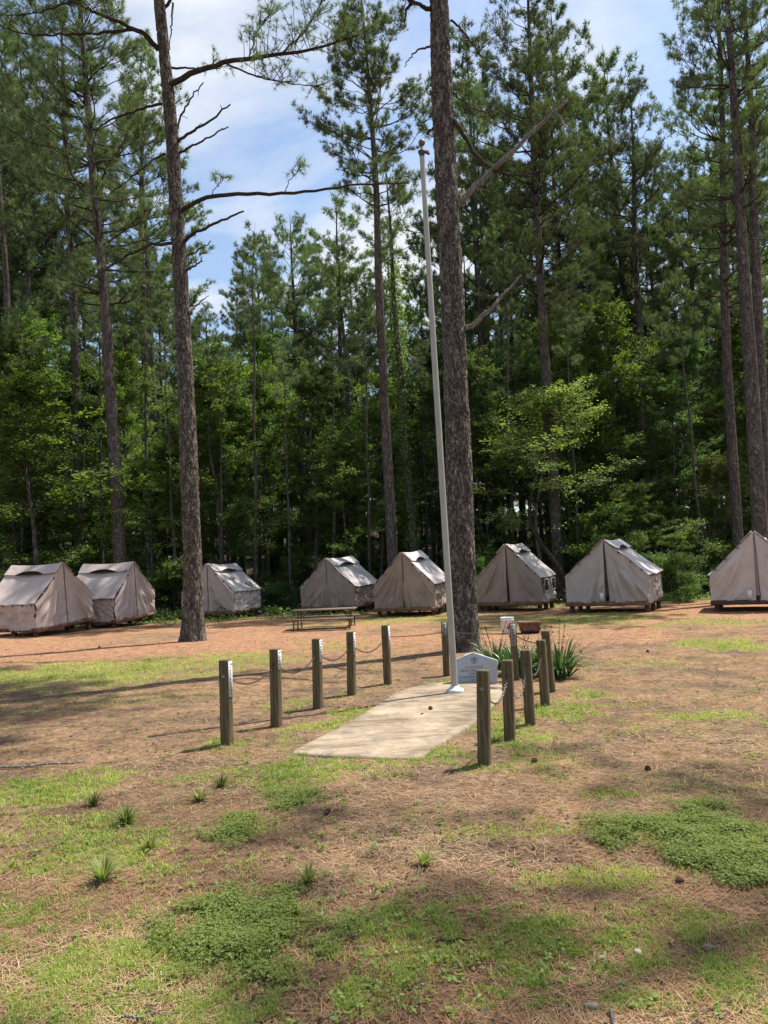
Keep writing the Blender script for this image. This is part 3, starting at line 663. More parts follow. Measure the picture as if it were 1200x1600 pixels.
def pine(name, base, top, r0, crown0, spread, seed, label, nlimb=4, dz=.62, nn=13, nlen=.23, nwd=.017, sides=14, near=False, dead=10, dens=1.0, via=None, group=None, mat='bark_far', limbs_extra=None, hide_above=None, flare=.45):
    """base/top world points; crown0 = fraction of height where live limbs start"""
    rg = np.random.default_rng(seed); base = np.array(base, float); top = np.array(top, float)
    H = np.linalg.norm(top-base); K = int(H/.5)+2 if not near else int(H/.045)
    t = np.linspace(0, 1, K)[:, None]
    wig = np.stack([(vnoise(P3(t[:, 0]*6, seed), 1)-.5), (vnoise(P3(t[:, 0]*6, seed), 2)-.5), 0*t[:, 0]], -1)*H*.007*np.minimum(t*4, 1)
    path = base-np.array([0, 0, .12])*(1-t)+(top-base)*t+wig
    if via is not None:
        pv = np.array([base]+list(via)+[top]); zq = path[:, 2].clip(0, None); o_ = np.argsort(pv[:, 2])
        for ax_ in (0, 1): path[:, ax_] = np.interp(zq, pv[o_, 2], pv[o_, ax_])
        kk = max(3, int(K*.03)); pad_ = np.pad(path[:, :2], ((kk, kk), (0, 0)), 'edge'); cs = np.cumsum(np.vstack([np.zeros((1, 2)), pad_]), 0); path[:, :2] = (cs[2*kk+1:]-cs[:-2*kk-1])/(2*kk+1); path += wig*.3
    rad = r0*np.clip(1-t[:, 0]*.55-.42*t[:, 0]**3.0, .03, 1)
    e = empty(name, base.tolist(), 0, label, 'pine tree', group)
    off = -base
    b = MB(); trunk_mesh(b, path+off, rad, sides, seed=seed, flare=flare, flz=.5 if near else .32, ridges=(.030 if near else 0))
    b.build('trunk', MT['bark' if near else mat], e, smooth=True)
    # live limbs in whorls
    O, D, L, Rr = [], [], [], []
    z = crown0
    while z < .985:
        u = (z-crown0)/(1-crown0)
        prof = spread*(.45+.55*min(1, u/.25))*(1-u**1.6*.86)
        for j in range(max(2, int(round(nlimb*rg.uniform(.6, 1.25))))):
            if rg.random() > dens*(.55+.45*min(1, u*3)): continue
            az = rg.random()*2*math.pi; el = R(rg.uniform(-4, 22)+30*u)
            zz = z+rg.uniform(-.3, .3)*dz/H; i = min(K-1, int(zz*(K-1)))
            O.append(path[i]+off); D.append([math.cos(az)*math.cos(el), math.sin(az)*math.cos(el), math.sin(el)])
            L.append(prof*rg.uniform(.55, 1.12)); Rr.append(max(.012, rad[i]*rg.uniform(.22, .34)))
        z += dz/H*rg.uniform(.8, 1.25)
    bl = MB()
    pos, dr = grow_limbs(rg, np.array(O), np.array(D), np.array(L), np.array(Rr), bl)
    # dead limbs under the crown
    if dead:
        n = dead; az = rg.random(n)*6.283; zz = crown0*rg.uniform(.35, 1.0, n); ii = (zz*(K-1)).astype(int); LL = rg.uniform(.4, 2.2, n)
        tt = np.linspace(0, 1, 5)[None, :, None]; DD = np.stack([np.cos(az), np.sin(az), rg.uniform(-.1, .5, n)], -1)
        pt = (path[ii]+off)[:, None]+DD[:, None]*LL[:, None, None]*tt+rg.normal(0, .05, (n, 5, 3))*tt
        bl.tubes(pt, np.linspace(1, .35, 5)[None]*rg.uniform(.012, .030, n)[:, None], 5)
    bf = MB()
    if limbs_extra: 
        p2, d2 = limbs_extra(rg, bl, off)
        needles(bf, p2, d2, 22, .19, .0075, rg)
    bl.build('branches', MT['twig'], e, smooth=True)
    needles(bf, pos, dr, nn, nlen, nwd, rg)
    bf.build('crown', MT['needle'], e)
    return e

def limb_px(spec, Y0, trunk_r=0):
    """spec: list of (px, py, dY) -> world polyline"""
    return np.array([at(px, py, Y0+dy) for px, py, dy in spec])
def live_twigs(rg, bl, path, r, n, tl=(.3, .8), frac0=.4, tufts=4, upb=.5, sides=7):
    L = np.linalg.norm(np.diff(path, axis=0), axis=1).sum(); k = 22; path = polyline(path, k)
    path[1:-1] += rg.normal(0, .012, (k-2, 3))
    bl.tubes(path, np.linspace(r, max(r*.25, .008), k), sides)
    if n == 0: return np.zeros((0, 3)), np.zeros((0, 3))
    tt = frac0+(1-frac0)*rg.random(n); idx = tt*(k-1); a = np.minimum(idx.astype(int), k-2); fr = (idx-a)[:, None]
    o = path[a]*(1-fr)+path[a+1]*fr; ax = nrm(path[a+1]-path[a])
    sd = rg.normal(size=(n, 3)); sd[:, 2] = np.abs(sd[:, 2])*upb+.1
    d = nrm(ax*.6+nrm(sd)); ln = rg.uniform(*tl, (n, 1)); e = o+d*ln+np.array([0, 0, 1])*ln*.2
    mid = (o+e)/2+rg.normal(0, .03, (n, 3))
    bl.tubes(np.stack([o, mid, e], 1), np.tile([.010, .008, .005], (n, 1)), 5)
    P_, D_ = [e], [nrm(e-mid)]
    for q in range(tufts-1):
        f = rg.uniform(.35, 1, (n, 1)); m_ = o+(e-o)*f; d2 = nrm(rg.normal(size=(n, 3))+np.array([0, 0, .6])); l2 = rg.uniform(.06, .22, (n, 1)); e2 = m_+d2*l2
        bl.tubes(np.stack([m_, (m_+e2)/2, e2], 1), np.tile([.005, .005, .004], (n, 1)), 4)
        P_.append(e2); D_.append(d2)
    return np.concatenate(P_), np.concatenate(D_)
def dead_limb(rg, mb, path, r, k=16, r1=.45, stubs=3):
    path = polyline(path, k); path[1:-1] += rg.normal(0, .014, (k-2, 3))
    mb.tubes(path, np.linspace(r, r*r1, k), 8, cap=True)
    for _ in range(stubs):
        i = rg.integers(4, k-1); o = path[i]; d = nrm(rg.normal(size=3)+np.array([0, 0, .6]))*rg.uniform(.08, .22)
        mb.tubes(np.array([[o, o+d*.5, o+d]]), np.array([[r*.3, r*.25, r*.15]]), 5)

# --- the left foreground pine
T1B = ground_at(303, 1001); Y1 = T1B[1]
def T1L(rg, bl, off):
    Ps, Ds = [], []
    def add(r): Ps.append(r[0]); Ds.append(r[1])
    def lv(spec, r, n, **k): add(live_twigs(rg, bl, limb_px(spec, Y1)+off, r, n, **k))
    lv([(258, 137, 0), (290, 118, -.2), (310, 110, -.3), (350, 97, -.5), (400, 90, -.7), (450, 83, -.9), (505, 74, -1.0), (560, 55, -1.2)], .085, 46, frac0=.38, tl=(.3, .95))
    lv([(352, 98, -.5), (400, 120, -.8), (450, 130, -1.0), (500, 136, -1.2)], .028, 26, frac0=.25, upb=.3)
    lv([(440, 84, -.9), (475, 50, -.6), (500, 10, -.4), (520, -40, -.3)], .03, 34, frac0=.15)
    lv([(390, 91, -.7), (400, 50, -.6), (425, 20, -.5)], .02, 16, frac0=.3)
    lv([(262, 106, 0), (300, 106, .2), (345, 108, .3)], .035, 6, frac0=.7)
    lv([(282, 330, 0), (310, 312, -.3), (340, 304, -.5), (400, 303, -.8), (480, 300, -1.0), (560, 288, -1.3), (640, 285, -1.4)], .062, 9, frac0=.62, tl=(.3, .8))
    lv([(330, 308, -.5), (335, 296, -.5), (352, 276, -.5)], .012, 5, frac0=.5, tl=(.1, .3))
    lv([(445, 300, -.8), (450, 285, -.8), (470, 262, -.8)], .012, 6, frac0=.5, tl=(.1, .3))
    lv([(248, 78, 0), (225, 52, -.3), (170, 28, -.8), (110, 2, -1.2)], .075, 22, frac0=.55)
    lv([(208, 46, -.4), (160, 52, -.7), (110, 54, -1), (40, 55, -1.3), (0, 40, -1.5)], .045, 30, frac0=.35)
    lv([(110, 2, -1.2), (60, 20, -1.5), (0, 24, -1.8)], .03, 18, frac0=.2)
    lv([(252, 162, 0), (205, 175, -.4), (160, 192, -.7), (146, 215, -.9), (144, 250, -1)], .04, 6, frac0=.3)
    lv([(258, 240, 0), (235, 252, -.2), (205, 278, -.4), (150, 318, -.7)], .03, 9, frac0=.4)
    lv([(270, 380, 0), (235, 382, -.3), (205, 396, -.5), (160, 425, -.8), (115, 460, -1)], .045, 14, frac0=.3, tl=(.4, 1.0))
    lv([(255, 15, 0), (285, -25, .4), (330, -80, .8)], .05, 25, frac0=.3)
    lv([(270, 5, 0), (268, 50, -.3), (262, 90, -.1)], .03, 0)
    for s, r in (([(272, 217, 0), (283, 180, .1), (300, 150, .1), (318, 129, .1)], .034), ([(276, 222, 0), (300, 206, -.2), (320, 194, -.3), (360, 163, -.4)], .042), ([(279, 240, 0), (300, 228, -.3), (325, 215, -.5), (357, 198, -.6)], .034),
                 ([(286, 380, 0), (300, 366, -.2), (330, 352, -.3), (381, 330, -.4)], .050), ([(290, 402, 0), (305, 394, .1), (330, 377, .2)], .028), ([(289, 425, 0), (300, 418, -.2), (317, 408, -.3)], .038),
                 ([(254, 280, 0), (245, 268, .2), (238, 260, .3)], .026), ([(284, 262, 0), (283, 259, .2), (288, 256, .4)], .02), ([(284, 375, 0), (293, 368, .2), (299, 364, .3)], .03)):
        dead_limb(rg, bl, limb_px(s, Y1)+off, r)
    return np.concatenate(Ps), np.concatenate(Ds)
T1 = pine('pine_tree', T1B, at(205, -560, Y1+.1), .235, .73, 4.0, 101, 'tall rough barked pine at the left, in front of the second and third tents', nlimb=6, sides=96, near=True, via=[at(a_, b_, Y1) for a_, b_ in ((302, 900), (293, 650), (283, 450), (269, 200), (248, 0))], dead=0, nlen=.2, nwd=.012, limbs_extra=T1L, flare=.62)
b = MB(); dead_limb(np.random.default_rng(3), b, limb_px([(293, 489, 0), (305, 478, .1), (327, 462, .2)], Y1)-T1B, .045, r1=.2, stubs=0)
o = b.build('broken_limb', MT['deadwood'], T1, smooth=True); tag(o, 'short pale broken limb')
# --- the big pine beside the flagpole
T2B = ground_at(724, 1018); Y2 = T2B[1]
def T2L(rg, bl, off):
    Ps, Ds = [], []
    def lv(spec, r, n, **k):
        a_ = live_twigs(rg, bl, limb_px(spec, Y2)+off, r, n, **k); Ps.append(a_[0]); Ds.append(a_[1])
    lv([(678, 15, 0), (655, 8, -.2), (640, 0, -.3), (600, -15, -.4)], .05, 18, frac0=.5)
    lv([(645, 3, -.25), (634, 16, -.2), (632, 35, -.2)], .035, 0)
    lv([(680, 72, 0), (655, 76, .2), (640, 92, .4), (632, 105, .5)], .026, 0)
    lv([(700, 180, 0), (722, 205, -.2), (740, 240, -.3), (762, 262, -.4), (800, 275, -.6), (840, 268, -.8)], .055, 0)
    lv([(704, 32, 0), (725, 50, .3), (750, 85, .8)], .024, 6, frac0=.6)
    lv([(700, 140, 0), (735, 168, .4), (770, 180, .8)], .018, 6, frac0=.6)
    for s, r in (([(680, 200, 0), (672, 204, .1), (666, 210, .15)], .03), ([(735, 602, 0), (744, 596, .1), (752, 590, .2)], .03), ([(668, 300, 0), (660, 296, 0)], .02)):
        dead_limb(rg, bl, limb_px(s, Y2)+off, r, stubs=0)
    return np.concatenate(Ps), np.concatenate(Ds)
T2 = pine('pine_tree', T2B, at(655, -950, Y2), .262, .61, 5.6, 202, 'largest and nearest pine, thick rough trunk directly behind the flagpole', nlimb=10, dz=.5, sides=112, near=True, via=[at(a_, b_, Y2) for a_, b_ in ((722, 900), (714, 650), (705, 450), (692, 200), (686, 0))], dead=0, nlen=.2, nwd=.012, limbs_extra=T2L, flare=.45)
b = MB(); rgd = np.random.default_rng(5)
for s, r, r1 in (([(712, 322, 0), (730, 306, -.2), (748, 284, -.3), (768, 264, -.4), (790, 250, -.5), (812, 222, -.6), (838, 202, -.7), (862, 180, -.8), (887, 157, -1)], .066, .38), ([(868, 176, -.9), (876, 185, -.9), (884, 200, -1), (910, 209, -1.2)], .026, .3),
              ([(722, 516, 0), (742, 503, -.2), (765, 485, -.4), (790, 455, -.5), (815, 430, -.6)], .055, .35), ([(738, 757, 0), (748, 757, -.2), (757, 756, -.3)], .022, .4)):
    b = MB(); dead_limb(rgd, b, limb_px(s, Y2)-T2B, r, r1=r1, stubs=2); b.build('dead_limb', MT['deadwood'], T2, smooth=True)

# --- individual pines of the wood: (base px, base py hidden, distance, top px, top py, diameter px, crown start py, spread m, label)
G30 = lambda px, Y: CAM*0+at(px, 900, Y)*np.array([1, 1, 0])
def wood_pine(bx, Y, tx, ty, dpx, cpy, spread, seed, label, via=None, **k):
    base = at(bx, 880, Y); base[2] = 0
    top = at(tx, ty, Y)
    ch = at((bx+tx)/2, cpy, Y)[2]/top[2]
    if via: k['via'] = [at(a_, b_, Y) for a_, b_ in via]
    return pine('pine_tree', base, top, dpx/F*Y/2, ch, spread, seed, label, **k)
wood_pine(191, 30.5, 112, -180, 21, 470, 4.2, 11, 'pine with a bare pale trunk rising behind the second tent from the left', via=((163, 450), (148, 320), (126, 0)), dead=16, nlimb=5)
wood_pine(127, 35, 95, -60, 17, 500, 3.6, 12, 'dark slim pine trunk left of the pale trunk behind the far left tents', dead=14)
wood_pine(22, 36, -8, -30, 13, 360, 3.4, 13, 'slender pine at the very left edge of the wood', dead=12)
wood_pine(614, 31, 560, -60, 18, 300, 3.1, 14, 'straight bare trunked pine directly behind the tent next to the flagpole', via=((593, 450), (588, 300), (568, 30)), dead=6, nlimb=7, nn=17)
wood_pine(1155, 30, 1118, -160, 17, 470, 3.8, 15, 'leaning pine trunk left of the pair at the right edge', via=((1140, 650), (1132, 450), (1128, 200), (1122, 0)), dead=14)
wood_pine(1190, 25.5, 1128, -180, 25, 330, 3.8, 16, 'thick pine trunk at the right edge leaning left, front one of the crossing pair', dens=.5, via=((1178, 680), (1160, 400), (1150, 200), (1134, 0)), dead=18)
wood_pine(1197, 27.5, 1158, -150, 20, 260, 3.6, 17, 'pine trunk at the right edge just behind the thick leaning one', dens=.65, via=((1183, 450), (1174, 200), (1164, 0)), dead=12)
wood_pine(872, 32, 820, -120, 19, 470, 3.9, 18, 'tall pine with a full crown right of the big pine and its dead limb', dens=1.15, via=((862, 700), (845, 450), (836, 300), (826, 0)), dead=10, nlimb=5)
wood_pine(1006, 40, 985, 120, 17, 470, 3.6, 19, 'pine with a narrow pointed crown against the sky behind the second tent from the right', dead=8, nlimb=5)
wood_pine(1092, 43, 1075, 300, 15, 470, 3.6, 20, 'shorter pine with upswept limbs between the pointed pine and the right edge trunks', nlimb=4)
wood_pine(775, 42, 745, 235, 16, 480, 3.8, 21, 'pine with a thin crown just right of the big trunk', dead=8)
wood_pine(488, 40, 452, 335, 15, 560, 3.6, 22, 'leftmost of the full crowned pines behind the picnic table', nlimb=5)
wood_pine(425, 45, 398, 382, 13, 600, 3.4, 23, 'round topped pine at the left end of the middle tree line', nlimb=5)
vt = wood_pine(648, 33.5, 600, 250, 16, 400, 2.2, 24, 'thin crowned pine with leafy vines climbing its trunk, left of the flagpole', dead=4)
rgv = np.random.default_rng(240); nv_ = 5200; tv = rgv.random(nv_); hv = 2.5+tv*13; pb = at(648, 880, 33.5); pt_ = at(600, 250, 33.5)
cv_ = np.stack([np.zeros(nv_), np.zeros(nv_), hv], -1); cv_[:, :2] += (pt_-pb)[:2]*(hv/pt_[2])[:, None]
av = rgv.random(nv_)*6.283; rv = .20+np.abs(rgv.normal(0, 1, nv_))*(.16+.40*np.clip(fbm(P3(av, hv*1.1), 24)-.4, 0, 1)*3*(hv/15)); cv_[:, 0] += np.cos(av)*rv; cv_[:, 1] += np.sin(av)*rv
b = MB(); leaflets(b, cv_, nrm(np.stack([np.cos(av), np.sin(av), .7+0*av], -1)+rgv.normal(0, .45, (nv_, 3))), rgv.uniform(.07, .14, nv_), np.clip(rgv.normal(.5, .25, nv_), 0, 1), .7)
b.build('vines', MT['leafA'], vt)
wood_pine(560, 41, 528, 380, 12, 560, 3.0, 25, 'small crowned pine in the gap left of the straight bare trunk')
wood_pine(935, 45, 912, 330, 12, 520, 3.4, 26, 'pine half hidden between the tall full crown and the narrow pointed pine')
wood_pine(255, 42, 215, 130, 14, 450, 3.6, 27, 'pine whose crown shows left of the left foreground trunk')
wood_pine(60, 42, 30, 40, 13, 420, 4.0, 28, 'dense crowned pine at the upper left corner behind the slim trunks', nlimb=5)
wood_pine(335, 50, 320, 480, 12, 620, 3.0, 29, 'low pine seen through the gap right of the left foreground trunk')
wood_pine(1185, 38, 1178, 200, 14, 480, 3.8, 30, 'dense pine crown behind the pair of trunks at the right edge', nlimb=5)
wood_pine(705, 48, 690, 420, 11, 600, 3.4, 31, 'far pine whose crown shows on both sides of the flagpole')

# --- broad leaved trees
def broadleaf(name, H, r0, spread, seed, mat, low=.12, nl=22000, lsz=.11, nlimb=42, label='', flat=.35, clump=.55):
    rg = np.random.default_rng(seed)
    e = empty(name, (0, 0, 0), 0)
    K = 14; t = np.linspace(0, 1, K)[:, None]
    path = np.concatenate([(vnoise(P3(t[:, 0]*3, seed), 1)-.5)[:, None]*H*.10*t, (vnoise(P3(t[:, 0]*3, seed), 2)-.5)[:, None]*H*.10*t, t*H*.96-.1], -1)
    rad = r0*(1-t[:, 0]*.93)
    b = MB(); trunk_mesh(b, path, rad, 9, seed=seed, flare=.3); b.build('trunk', MT['bark_far'], e, smooth=True)
    z = low+(1-low)*rg.random(nlimb)**.9*.97; ii = np.clip((z*(K-1)).astype(int), 0, K-1)
    az = np.arange(nlimb)*2.4+rg.normal(0, .4, nlimb); el = R(1)*(rg.uniform(0, 30, nlimb)+35*z)
    L = spread*np.sin(np.clip((z-low)/(1-low)*.80+.20, 0, 1)*np.pi)**.7*rg.uniform(.5, 1.15, nlimb)+.25
    D = np.stack([np.cos(az)*np.cos(el), np.sin(az)*np.cos(el), np.sin(el)], -1)
    kk = 6; tt = np.linspace(0, 1, kk)[None, :, None]
    lp = path[ii][:, None]+D[:, None]*L[:, None, None]*tt+np.array([0, 0, 1])*(-.12*L[:, None, None]*tt**2)
    lp[:, 1:] += rg.normal(0, .04, (nlimb, kk-1, 3))*L[:, None, None]
    b = MB(); b.tubes(lp, np.maximum(rad[ii][:, None]*.4, .014)*(1-.8*tt[..., 0]), 4)
    # twigs and sprays of leaves
    nt = 13; m = nlimb*nt; li = np.repeat(np.arange(nlimb), nt); f = .25+.75*rg.random(m); idx = f*(kk-1); a = np.minimum(idx.astype(int), kk-2); fr = (idx-a)[:, None]
    o = lp[li, a]*(1-fr)+lp[li, a+1]*fr; ax = nrm(lp[li, a+1]-lp[li, a]); sd = rg.normal(size=(m, 3)); sd[:, 2] *= flat
    d = nrm(ax*.7+nrm(sd)); ln = rg.uniform(.35, 1.0, m)*clump*(.6+.12*spread)*1.6; e2 = o+d*ln[:, None]-np.array([0, 0, .12])*ln[:, None]
    b.tubes(np.stack([o, (o+e2)/2+np.array([0, 0, .05]), e2], 1), np.tile([.010, .007, .004], (m, 1)), 3)
    b.build('branches', MT['twig'], e)
    per = nl//m; tl = rg.random((m, per))*1.1; c = o[:, None]+(e2-o)[:, None]*tl[..., None]
    wsp = .30*ln[:, None]*(1.1-np.abs(tl-.5))
    lat = nrm(np.cross(d, np.array([0, 0, 1.])))[:, None]
    c = c+lat*(rg.normal(0, 1, (m, per))*wsp)[..., None]; c[..., 2] += rg.normal(0, .05, (m, per))-.03
    c = c.reshape(-1, 3)
    tiltn = nrm(rg.normal(size=(m, 1, 3))*.35+rg.normal(size=(m, per, 3))*.42+np.array([0, 0, 1.])).reshape(-1, 3)
    tn = np.clip(np.repeat(rg.normal(.4, .18, m), per)+rg.normal(0, .15, m*per)+.25*(c[:, 2]/H-.5), 0, 1)
    bf = MB(); leaflets(bf, c, tiltn, lsz*rg.uniform(.6, 1.25, len(c)), tn, .62)
    bf.build('crown', MT[mat], e)
    return e
def copy_tree(o, parent=None):
    c = o.copy(); C.objects.link(c)
    if parent is not None: c.parent = parent
    for ch in list(o.children): copy_tree(ch, c)
    return c
PB = [broadleaf('broadleaf_tree', 11, .10, 2.3, 501, 'leafA', .22, 30000, .085, 60, clump=.42, flat=.6),
      broadleaf('broadleaf_tree', 13, .13, 2.5, 502, 'leafB', .30, 32000, .09, 64, clump=.42, flat=.6),
      broadleaf('broadleaf_tree', 8, .06, 2.2, 503, 'leafA', .12, 22000, .08, 46, clump=.42, flat=.5),
      broadleaf('broadleaf_tree', 8.5, .065, 2.7, 504, 'leafC', .22, 22000, .085, 44, clump=.5),
      broadleaf('broadleaf_tree', 16, .15, 2.8, 505, 'leafB', .40, 34000, .09, 66, clump=.42, flat=.6),
      broadleaf('sapling', 4.2, .030, 1.3, 506, 'leafA', .05, 9000, .075, 28, clump=.4),
      broadleaf('sapling', 3.4, .026, 1.2, 507, 'leafC', .05, 8000, .075, 26, clump=.4),
      broadleaf('shrub', 1.7, .022, 1.0, 508, 'leafA', .02, 6500, .06, 24, clump=.34),
      broadleaf('shrub', 1.3, .018, .9, 509, 'leafB', .02, 5500, .06, 20, clump=.34)]
USED = [False]*len(PB)
def put(k, x, y, s, rz, label, cat, group=None, z=0.0, sx=1.0):
    o = PB[k] if not USED[k] else copy_tree(PB[k])
    USED[k] = True
    o.location = (x, y, z); o.rotation_euler = (0, 0, rz); o.scale = (s*sx, s*sx, s)
    o['label'] = label; o['category'] = cat
    if group: o['group'] = group
    elif 'group' in o: del o['group']
    return o
def put_px(k, px, Y, top_py, rz, label, cat='tree', sx=1.0, group=None):
    H = [11, 13, 8, 8.5, 16, 4.2, 3.4, 1.7, 1.3][k]
    p = at(px, 870, Y); t = at(px, top_py, Y)
    return put(k, p[0], Y, t[2]/H, rz, label, cat, group, sx=sx)
# trees one can tell apart along the edge of the wood
put_px(3, 845, 31.5, 590, .4, 'pale green leafy tree overhanging the tents right of the big pine', sx=1.5)
put_px(0, 350, 33, 530, 1.1, 'bright green leafy tree filling the gap right of the left foreground trunk', sx=1.25)
put_px(2, 60, 30.5, 560, 2.0, 'wide green leafy tree behind the leftmost tent', sx=1.6)
put_px(0, 30, 34, 500, 2.9, 'tall leafy tree at the left edge of the wood', sx=1.2)
put_px(2, 235, 32, 700, .2, 'low leafy tree between the second tent and the left foreground trunk', sx=1.4)
put_px(1, 690, 34, 560, .9, 'leafy tree seen between the flagpole and the straight bare trunk', sx=1.0)
put_px(1, 490, 34, 540, 1.9, 'dark leafy tree behind the picnic table tent', sx=1.1)
put_px(2, 545, 33, 660, 2.4, 'small leafy tree left of the straight bare trunk', sx=1.2)
put_px(0, 930, 35, 520, .7, 'leafy tree behind the tent with the white label, left of its ridge', sx=1.2)
put_px(1, 1060, 34, 560, 3.3, 'dark leafy tree between the two tents at the right', sx=1.1)
put_px(3, 1120, 33, 700, .7, 'pale leafy tree left of the rightmost tent', sx=1.2)
put_px(2, 1000, 31.5, 740, 1.7, 'small leafy tree right behind the ridge of the second tent from the right', sx=1.3)
put_px(0, 760, 34, 640, 4.0, 'leafy tree just right of the big pine trunk', sx=1.1)
put_px(1, 130, 36, 520, 4.4, 'dark leafy tree between the slim trunks at the left', sx=1.1)
put_px(5, 1055, 29.5, 830, 1.2, 'light green sapling between the two right hand tents', 'sapling', 1.3)
put_px(7, 1070, 27, 895, .3, 'bright low shrub left of the rightmost tent', 'shrub', 1.2)
put_px(7, 1045, 28.5, 870, 2.3, 'leafy shrub beside the back corner of the second tent from the right', 'shrub', 1.2)
put_px(6, 452, 33.5, 868, 2.2, 'leafy sapling left of the picnic table tent', 'sapling', 1.0)
put_px(8, 438, 32, 912, 1.2, 'low dark shrub between the third tent and the picnic table tent', 'shrub', 1.3)
put_px(7, 270, 31, 880, 3.2, 'low shrub left of the left foreground trunk at the edge of the wood', 'shrub', 1.3)
put_px(5, 752, 27.5, 868, .8, 'bright yellow green sapling peeping out between the big trunk and a tent', 'sapling', .5)
b = MB(); Yl = 30
dead_limb(np.random.default_rng(8), b, np.array([at(885, 905, Yl), at(868, 880, Yl), at(845, 850, Yl+.1), at(825, 815, Yl+.2), at(830, 770, Yl+.3), at(838, 735, Yl+.3)]), .11, r1=.4, stubs=4)
p_ = at(885, 905, Yl); p_[2] = 0
o = b.build('leaning_trunk', MT['twig'], smooth=True); tag(o, 'dark crooked leaning trunk behind the tent to the right of the big pine', 'dead tree')

# the depth of the wood: trees nobody could tell apart from one another
rgw = np.random.default_rng(77); occ = []
LAB = {0: 'leafy green tree deep in the wood', 1: 'dark leafy tree deep in the wood', 2: 'small leafy tree in the understorey of the wood', 3: 'pale leafy tree in the understorey of the wood', 4: 'tall dark leafy tree deep in the wood'}
n_ = 0
while n_ < 215:
    y = 34+56*rgw.random()**1.25; x = (rgw.random()*2-1)*(y*.56+5)
    if any((x-a)**2+(y-c)**2 < 3.4 for a, c in occ): continue
    occ.append((x, y)); k = int(rgw.choice([0, 1, 2, 3, 4], p=[.26, .28, .14, .10, .22])) if y < 50 else int(rgw.choice([0, 1, 4], p=[.3, .4, .3]))
    px = 600+1200*x/y; lo = 640 if k in (2, 3) else (470 if 320 < px < 700 else 420); hi = 760 if k in (2, 3) else 680
    zt_ = at(px, rgw.uniform(lo, hi), y)[2]-.11*max(0, y-46)
    s = min(zt_/[11, 13, 8, 8.5, 16][k], 1.5)
    put(k, x, y, s, rgw.random()*6.28, LAB[k], 'tree', 'leafy trees in the wood, kind %s' % ['green', 'dark', 'small', 'pale', 'tall'][k], z=.11*max(0, y-46), sx=rgw.uniform(.85, 1.2)/max(.8, s)**.5); n_ += 1
for _q in range(46):
    y = 52+44*rgw.random(); x = (rgw.random()*2-1)*(y*.56+3)
    put(int(rgw.choice([2, 3])), x, y, rgw.uniform(.9, 1.4), rgw.random()*6.28, 'bushy young tree far back in the wood', 'tree', 'bushy young trees far back', z=.11*max(0, y-46), sx=1.35)
n_ = 0
while n_ < 60:
    y = 29.5+16*rgw.random(); x = (rgw.random()*2-1)*(y*.56+2)
    if y < 33 and any(abs(x-a) < 2.2 for a in (-10.5, -9, -6, -1.8, 1.2, 4.6)): continue
    if (-.19 < x/y < -.09 and y < 33.5) or (-.10 < x/y < .28 and y < 31.5): continue
    k = int(rgw.choice([5, 6]))
    put(k, x, y, rgw.uniform(.6, 1.15), rgw.random()*6.28, 'leafy sapling in the undergrowth of the wood', 'sapling', 'saplings in the undergrowth', sx=1.15); n_ += 1
n_ = 0
while n_ < 105:
    y = 30+10*rgw.random()**2.0; x = (rgw.random()*2-1)*(y*.56+1)
    if (-.19 < x/y < -.09 and y < 33.5) or (-.10 < x/y < .28 and y < 31.5): continue
    k = int(rgw.choice([7, 8]))
    put(k, x, y, rgw.uniform(.6, 1.3), rgw.random()*6.28, 'low leafy shrub along the edge of the wood', 'shrub', 'shrubs along the edge of the wood', sx=1.2); n_ += 1
# far pines: three kinds, copied
FP = [pine('distant_pine', (0, 0, 0), (.3, .1, h), .17, cf, sp, sd, 'pine deep in the wood', dead=10, nn=11, nlen=.24, nwd=.026, group='pines deep in the wood') for h, cf, sp, sd in ((21, .40, 3.3, 61), (18, .36, 3.1, 62), (24, .45, 3.5, 63))]
FP.append(pine('distant_pine', (0, 0, 0), (.3, .1, 27), .19, .62, 4.0, 64, 'tall thin crowned pine at the side of the clearing', dead=8, nn=11, nwd=.013, dens=.55, group='tall pines at the sides of the clearing'))
pl = []
for px, py, Yd, k in ((765, 30, 45, 0), (925, -10, 42, 2), (1010, 60, 47, 1), (905, 60, 45, 0), (765, 130, 40, 2), (955, 210, 50, 1), (1045, 250, 46, 0), (1215, 60, 40, 0), (1120, 330, 48, 1), (700, 330, 50, 2), (20, 60, 44, 0), (225, 60, 46, 2), (540, 300, 48, 1), (0, 130, 46, 0), (45, 250, 50, 1), (100, 200, 48, 2), (165, 240, 52, 0), (230, 330, 55, 1), (290, 480, 58, 1), (380, 480, 60, 0), (440, 440, 56, 1), (505, 430, 60, 2), (570, 420, 62, 0), (630, 400, 58, 1),
                      (740, 400, 60, 1), (800, 260, 50, 2), (860, 280, 54, 0), (905, 420, 62, 1), (960, 300, 56, 2), (1040, 400, 60, 0), (1100, 420, 62, 2), (1150, 250, 52, 0), (1210, 150, 46, 2), (1180, 330, 58, 1),
                      (-30, 100, 42, 2), (20, 330, 60, 0), (140, 380, 64, 2), (820, 400, 64, 0), (1000, 440, 66, 1), (680, 450, 66, 2), (60, 420, 66, 1), (200, 440, 66, 0), (260, 400, 48, 2), (475, 470, 48, 0)):
    p = at(px, 870, Yd); t = at(px, py, Yd)[2]; pl.append((p[0], Yd, t/[21, 18, 24][k], k))
for _q in range(26):
    yy = 34+20*rgw.random(); xx = (rgw.random()*2-1)*(yy*.54+2); k = int(rgw.integers(0, 3))
    if abs(xx/yy+.12) < .07 and yy > 30: continue
    pl.append((xx, yy, rgw.uniform(.50, .74), k))
pl += [(10.5, 8.4, 1, 3), (7.2, 5.4, .9, 3)]
